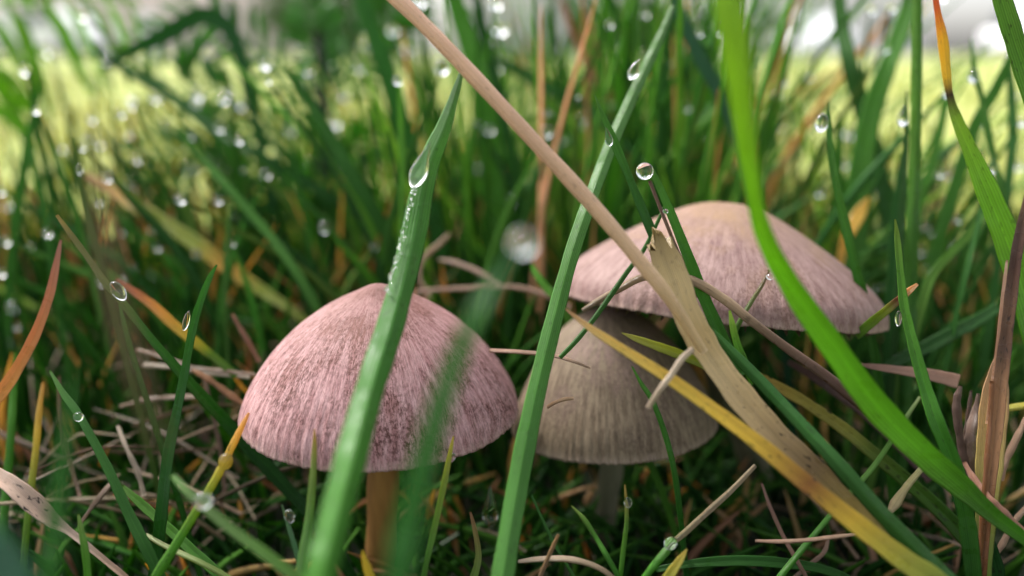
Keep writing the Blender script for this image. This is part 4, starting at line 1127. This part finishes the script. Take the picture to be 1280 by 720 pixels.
def pick_near(i):
    # unseen turf below the view, added to block front light under the caps
    y = random.uniform(.025, .088)
    x = random.uniform(-.09, .10)
    top = .070 - .745 * y - .002
    h = top * random.uniform(.45, .9)
    if h < .003:
        return None
    lean = random.gauss(0, .006)
    c = random.choice(GREENS)
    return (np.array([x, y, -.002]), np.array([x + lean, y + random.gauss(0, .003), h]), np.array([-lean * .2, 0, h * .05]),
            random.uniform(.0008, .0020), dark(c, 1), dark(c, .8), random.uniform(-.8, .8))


scatter('shading_turf', 1500, pick_near, M_SOFT, 5)


def pick_thatch(i):
    # dead straws lying about on the soil
    y = random.uniform(.085, .26)
    x = random.gauss(-.045, .022) if random.random() < .7 else random.gauss(.055, .02)
    if near_cap(x, y):
        return None
    a = random.uniform(0, math.pi)
    L = random.uniform(.010, .028)
    z = random.uniform(.0005, .010 + .006 * (x < -.02))
    c = random.choice([(.20, .14, .08, 0), (.26, .19, .11, 0), (.32, .25, .15, 0), (.14, .10, .055, 0), (.30, .20, .12, 0), (.17, .10, .06, 0)])
    p0 = np.array([x, y, max(0.0006, z + random.uniform(-.006, .006))])
    p1 = np.array([x + L * math.cos(a), y + L * math.sin(a) * .8, max(0.0006, z + random.uniform(-.008, .010))])
    return p0, p1, np.array([0, 0, random.uniform(-.001, .003)]), random.uniform(.00022, .00060), dark(c, 1), dark(c, .85), random.uniform(-.6, .6)


scatter('thatch', 800, pick_thatch, M_DRY, 5)


def pick_lawn(i):
    y = .24 + 2.4 * random.random() ** 2.2
    x = random.uniform(-.72, .72) * y
    h = random.uniform(.004, .014)
    lean = random.gauss(0, .012)
    c = random.choice([(.22, .28, .05, 0), (.3, .33, .07, 0), (.38, .36, .12, 0), (.44, .4, .18, 0), (.18, .26, .04, 0)])
    return (np.array([x, y, -.004]), np.array([x + lean, y + random.gauss(0, .01), h]), np.array([0, 0, h * .05]),
            random.uniform(.001, .0022) * (1 + y), dark(c, 1.1), dark(c, .9), random.uniform(-.8, .8))


scatter('mown_grass', 5000, pick_lawn, M_SOFT, 3)


def pick_rough(i):
    # longer grass left standing farther out on the lawn
    y = random.uniform(.9, 5.0)
    px = random.choice([random.gauss(690, 130), random.gauss(480, 110), random.uniform(-50, 1330)])
    x = (px - 640) / FPX * y
    h = random.uniform(.03, .085 + .014 * y)
    lean = random.gauss(0, .03)
    c = random.choice([(.05, .14, .02, 0), (.08, .18, .03, 0), (.13, .22, .04, 0), (.2, .25, .07, 0)])
    return (np.array([x, y, -.01]), np.array([x + lean, y + random.gauss(0, .02), h]), np.array([-lean * .2, 0, h * .06]),
            random.uniform(.002, .004) * (.6 + y * .4), dark(c, 1.1), dark(c, .9), random.uniform(-.8, .8))


scatter('rough_grass', 520, pick_rough, M_SOFT, 5)


# ------------------------------------------------------------------ leafy weeds: feathery fronds
def frond(parent, pts, wid, n, length, c, droop):
    """a midrib with narrow leaflets on both sides; rows of pts are points of the place"""
    full = catmull(pts, 8)
    wd = np.linspace(1.0, .4, len(full)) * wid
    tint = np.tile((*c, 0), (len(full), 1))
    st = link('midrib', mesh_from('midrib', *sweep(full, wd, sect_tube(8), tint, 1.0)), M_GRASS, parent)
    for i in range(n):
        f = .12 + .86 * i / max(n - 1, 1)
        k = f * (len(full) - 1)
        i0 = min(int(k), len(full) - 2)
        p = full[i0] + (full[i0 + 1] - full[i0]) * (k - i0)
        t = full[i0 + 1] - full[i0]
        t /= np.linalg.norm(t)
        side = np.cross(t, np.array([0, 1.0, 0.15]))
        side /= np.linalg.norm(side)
        for s in (-1, 1):
            L = length * math.sin(math.pi * (.2 + .72 * f)) * random.uniform(.75, 1.15)
            q = p + side * s * L * .75 + t * L * .6 + np.array([0, random.gauss(0, .25) * L, -droop * L])
            m_ = p * .5 + q * .5 + np.array([0, 0, droop * L * .35])
            path = catmull([p, m_, q], 4)
            ww = np.interp(np.linspace(0, 1, len(path)), [0, .45, .8, 1], [.25, 1, .8, .1]) * L * random.uniform(.16, .26)
            g = random.uniform(.75, 1.25)
            V, F, T, A = sweep(path, ww, sect_flat(5, .12, .2), np.tile((c[0] * g, c[1] * g, c[2] * g, 0), (len(path), 1)), random.random() * 9, random.uniform(-.6, .6))
            link('leaflet', mesh_from('leaflet', V, F, T, A), M_GRASS, parent)


def weed(label, foot, fronds, c, stem_pts=None, stem_w=.002, stem_c=(.03, .05, .02)):
    root = link('leafy_weed', None, None, None, label, 'weed')
    bpy.context.view_layer.update()
    if stem_pts is not None:
        full = catmull(stem_pts, 8)
        link('stem', mesh_from('stem', *sweep(full, np.linspace(.7, 1, len(full)) * stem_w, sect_tube(8), np.tile((*stem_c, 0), (len(full), 1)), .3)), M_GRASS, root)
    for pts, wid, n, length, droop in fronds:
        frond(root, pts, wid, n, length, c, droop)
    # bring the thing's origin to its foot
    off = Vector(foot)
    for ch in root.children:
        ch.location = -off
    root.location = off
    return root


f0 = np.array([-.135, .22, 0.0])
weed('bright green feathery weed drooping blurred into the top left corner', f0, [
    ([f0, P(-150, 150, 21), P(-60, 30, 21), P(30, 0, 20.5), P(100, -6, 20), P(165, 5, 20)], .0012, 11, .021, .95),
    ([f0, P(-120, 220, 20), P(-60, 120, 20), P(-10, 78, 20), P(50, 62, 20)], .0010, 8, .016, .8)],
    (.16, .34, .02))
f1 = np.array([-.046, .205, 0.0])
weed('dark green feathery weed arching blurred at the upper left', f1, [
    ([P(405, 250, 20), P(372, 120, 20), P(320, 60, 20.2), P(270, 26, 20.4), P(215, 42, 20.6), P(160, 68, 20.8), P(120, 110, 21)], .0012, 16, .013, .12),
    ([P(405, 260, 20), P(360, 190, 20.5), P(300, 130, 21), P(240, 110, 21.5), P(170, 140, 22)], .0010, 16, .013, .12),
    ([P(405, 300, 19), P(350, 250, 18.5), P(290, 210, 18), P(220, 190, 18), P(150, 200, 18)], .0010, 16, .012, .12),
    ([P(405, 150, 20), P(440, 90, 20), P(470, 40, 20), P(500, 5, 20), P(530, -20, 20)], .0010, 15, .012, .12),
    ([P(405, 130, 20), P(400, 80, 21), P(390, 30, 21), P(380, -20, 21)], .0010, 14, .012, .12),
    ([P(405, 230, 20), P(440, 190, 19), P(480, 170, 18.5), P(530, 165, 18)], .0009, 14, .011, .12)],
    (.065, .18, .04), [P(398, 40, 20), P(404, 130, 20), P(406, 240, 20), P(405, 300, 20), f1], .0034, (.018, .022, .016))


# ------------------------------------------------------------------ beyond the lawn: path, houses, cars, hedge
def box(bm_v, bm_f, x0, x1, y0, y1, z0, z1):
    b = len(bm_v)
    bm_v += [(x0, y0, z0), (x1, y0, z0), (x1, y1, z0), (x0, y1, z0), (x0, y0, z1), (x1, y0, z1), (x1, y1, z1), (x0, y1, z1)]
    bm_f += [tuple(b + i for i in f) for f in ((0, 1, 5, 4), (1, 2, 6, 5), (2, 3, 7, 6), (3, 0, 4, 7), (4, 5, 6, 7), (3, 2, 1, 0))]


def boxes(name, lst, mat, parent=None, **kw):
    v, f = [], []
    for b in lst:
        box(v, f, *b)
    return link(name, mesh_from(name, v, f, smooth=False), mat, parent, **kw)


M_ROAD = simple_mat('pale_road', (.46, .45, .45), (.55, .54, .54), 3, .85)
M_RENDER1 = simple_mat('mauve_render', (.58, .48, .465), (.66, .56, .54), 1.5, .9)
M_RENDER2 = simple_mat('grey_render', (.52, .50, .54), (.60, .58, .62), 1.5, .9)
M_WHITE = simple_mat('white_paint', (.74, .74, .76), (.8, .8, .82), 2, .35, spec=.5)
M_ROOF = simple_mat('roof_tile', (.07, .06, .06), (.11, .09, .085), 4, .8)
M_WINDOW = simple_mat('window_glass', (.05, .06, .07), (.08, .09, .1), 1, .08, spec=.8)
M_TYRE = simple_mat('tyre_rubber', (.015, .015, .015), (.03, .03, .03), 9, .8)
M_HEDGE = simple_mat('hedge_leaf', (.03, .07, .02), (.08, .14, .03), 6, .6)

road = boxes('road', [(-60, 60, 26, 37, -.05, .03)], M_ROAD, kind='structure')


def house(label, x0, x1, y0, depth, h, mat, wins, door, roof_h):
    root = link('house', None, None, None, label, 'house')
    root.location = ((x0 + x1) / 2, y0, 0)
    ox, oy = (x0 + x1) / 2, y0
    boxes('wall', [(x0 - ox, x1 - ox, 0, depth, -.2, h)], mat, root)
    v = [(x0 - ox - .3, -.4, h), (x1 - ox + .3, -.4, h), (x1 - ox + .3, depth + .4, h), (x0 - ox - .3, depth + .4, h), (x0 - ox - .3, depth / 2, h + roof_h), (x1 - ox + .3, depth / 2, h + roof_h)]
    f = [(0, 1, 5, 4), (2, 3, 4, 5), (0, 4, 3), (1, 2, 5), (3, 2, 1, 0)]
    link('roof', mesh_from('roof', v, f, smooth=False), M_ROOF, root)
    for wx, wz in wins:
        fr = boxes('window', [(wx - ox - .6, wx - ox + .6, -.06, .02, wz, wz + 1.25)], M_WHITE, root)
        boxes('pane', [(wx - ox - .52, wx - ox - .03, -.075, -.05, wz + .08, wz + 1.17), (wx - ox + .03, wx - ox + .52, -.075, -.05, wz + .08, wz + 1.17)], M_WINDOW, fr)
    dr = boxes('door', [(door - ox - .5, door - ox + .5, -.06, .02, 0, 2.05)], M_WHITE, root)
    boxes('handle', [(door - ox + .32, door - ox + .42, -.12, -.06, 1, 1.05)], M_TYRE, dr)
    return root


house('blurred mauve house behind the lawn at the left of the frame', -27.5, -10.5, 42, 8, 5.4, M_RENDER1, [(-25, 1), (-21, 1), (-14.5, 1), (-25, 3.5), (-21, 3.5), (-16, 3.5), (-12.5, 3.5)], -18, 2.6)
house('blurred grey house behind the lawn at the top right', 11.5, 21.5, 44, 8, 5.2, M_RENDER2, [(13.5, 1), (19.5, 1), (13.5, 3.4), (16.5, 3.4), (19.5, 3.4)], 16.5, 2.5)
house('blurred grey-mauve house behind the lawn at the top centre', -4, 8.0, 48, 8, 5.2, M_RENDER2, [(-2, 1), (2, 1), (6, 1), (-2, 3.4), (2, 3.4), (6, 3.4)], 4, 2.5)


def car(label, x, y, rz, length=4.2, h=1.45, wd=1.78):
    root = link('parked_car', None, None, None, label, 'car')
    root.location = (x, y, .03)
    root.rotation_euler = (0, 0, rz)
    L, W = length / 2, wd / 2
    prof = [(-L, .32), (-L + .05, .72), (-L + .95, .88), (-L + 1.55, h - .04), (-L + 2.0, h), (L - 1.2, h - .02), (L - .35, .95), (L, .86), (L, .32)]
    v = [(px, -W * (1 if z < .95 else .84), z) for px, z in prof] + [(px, W * (1 if z < .95 else .84), z) for px, z in prof]
    k = len(prof)
    f = [tuple(range(k)), tuple(range(k, 2 * k))[::-1]] + [(i, i + k, (i + 1) % k + k, (i + 1) % k) for i in range(k)]
    link('body', mesh_from('body', v, f, smooth=False), M_WHITE, root)
    for s in (-1, 1):
        yy = s * W * .93
        gv = [(-L + 1.2, yy, .93), (L - .6, yy, .97), (L - 1.25, yy * .93, h - .12), (-L + 1.65, yy * .93, h - .12)]
        gv += [(a, b + s * .012, c) for a, b, c in gv]
        link('side_window', mesh_from('side_window', gv, [(0, 1, 2, 3), (7, 6, 5, 4), (0, 4, 5, 1), (1, 5, 6, 2), (2, 6, 7, 3), (3, 7, 4, 0)], smooth=False), M_WINDOW, root)
        for wx in (-L + .8, L - .8):
            n = 16
            wv = [(wx + .32 * math.cos(a * 2 * math.pi / n), s * W * q, .30 + .32 * math.sin(a * 2 * math.pi / n)) for q in (.8, 1.02) for a in range(n)]
            wf = [tuple(range(n)), tuple(range(n, 2 * n))[::-1]] + [(a, a + n, (a + 1) % n + n, (a + 1) % n) for a in range(n)]
            wh = link('wheel', mesh_from('wheel', wv, wf), M_TYRE, root)
            hv = [(wx + .2 * math.cos(a * 2 * math.pi / n), s * W * q, .30 + .2 * math.sin(a * 2 * math.pi / n)) for q in (1.0, 1.035) for a in range(n)]
            link('rim', mesh_from('rim', hv, wf), M_WHITE, wh)
    return root


car('white parked car, blurred, at the left in front of the mauve house', -15.6, 27.5, 0, 4.4)
car('white parked car, blurred, seen end-on right of the broad arching blade', 11.6, 32.5, R(88), 4.2)
car('white parked van-like car, blurred, by the top right corner', 19.2, 31, R(80), 4.6, 1.95, 1.95)


def hedge(label, name, cat, x0, x1, y, h, n, trunk=False):
    root = link(name, None, None, None, label, cat)
    root.location = ((x0 + x1) / 2, y, 0)
    v, f = [], []
    cx, rx = 0, (x1 - x0) / 2
    for i in range(n):
        while True:
            a, b, c = (random.uniform(-1, 1) for _ in range(3))
            if a * a + b * b + c * c < 1:
                break
        px, py, pz = cx + a * rx * 1.05, b * rx * .5, h * .55 + c * h * .5
        s = random.uniform(.12, .3)
        n1 = Vector((random.gauss(0, 1), random.gauss(0, 1), random.gauss(0, 1))).normalized()
        t1 = n1.orthogonal().normalized() * s
        t2 = n1.cross(t1)
        q = len(v)
        p = Vector((px, py, pz))
        v += [tuple(p - t1), tuple(p + t2 * .5), tuple(p + t1), tuple(p - t2 * .5), tuple(p + n1 * s * .15)]
        f += [(q, q + 1, q + 4), (q + 1, q + 2, q + 4), (q + 2, q + 3, q + 4), (q + 3, q, q + 4)]
    link('crown', mesh_from('crown', v, f, smooth=False), M_HEDGE, root)
    n = 10
    tv = [(.16 * k_ * math.cos(2 * math.pi * a / n), .16 * k_ * math.sin(2 * math.pi * a / n), z) for z, k_ in ((-.1, 1.2), (h * .5, .7)) for a in range(n)]
    tf = [(a, (a + 1) % n, (a + 1) % n + n, a + n) for a in range(n)]
    link('trunk', mesh_from('trunk', tv, tf), M_ROOF, root)


hedge('large dark blurred shrub between the mauve house and the grey-mauve one', 'shrub', 'shrub', -11.5, -3.5, 38, 3.6, 2600)
hedge('dark blurred shrub in front of the grey-mauve house at the top centre', 'shrub', 'shrub', 3.2, 8.6, 39.5, 2.6, 1500)
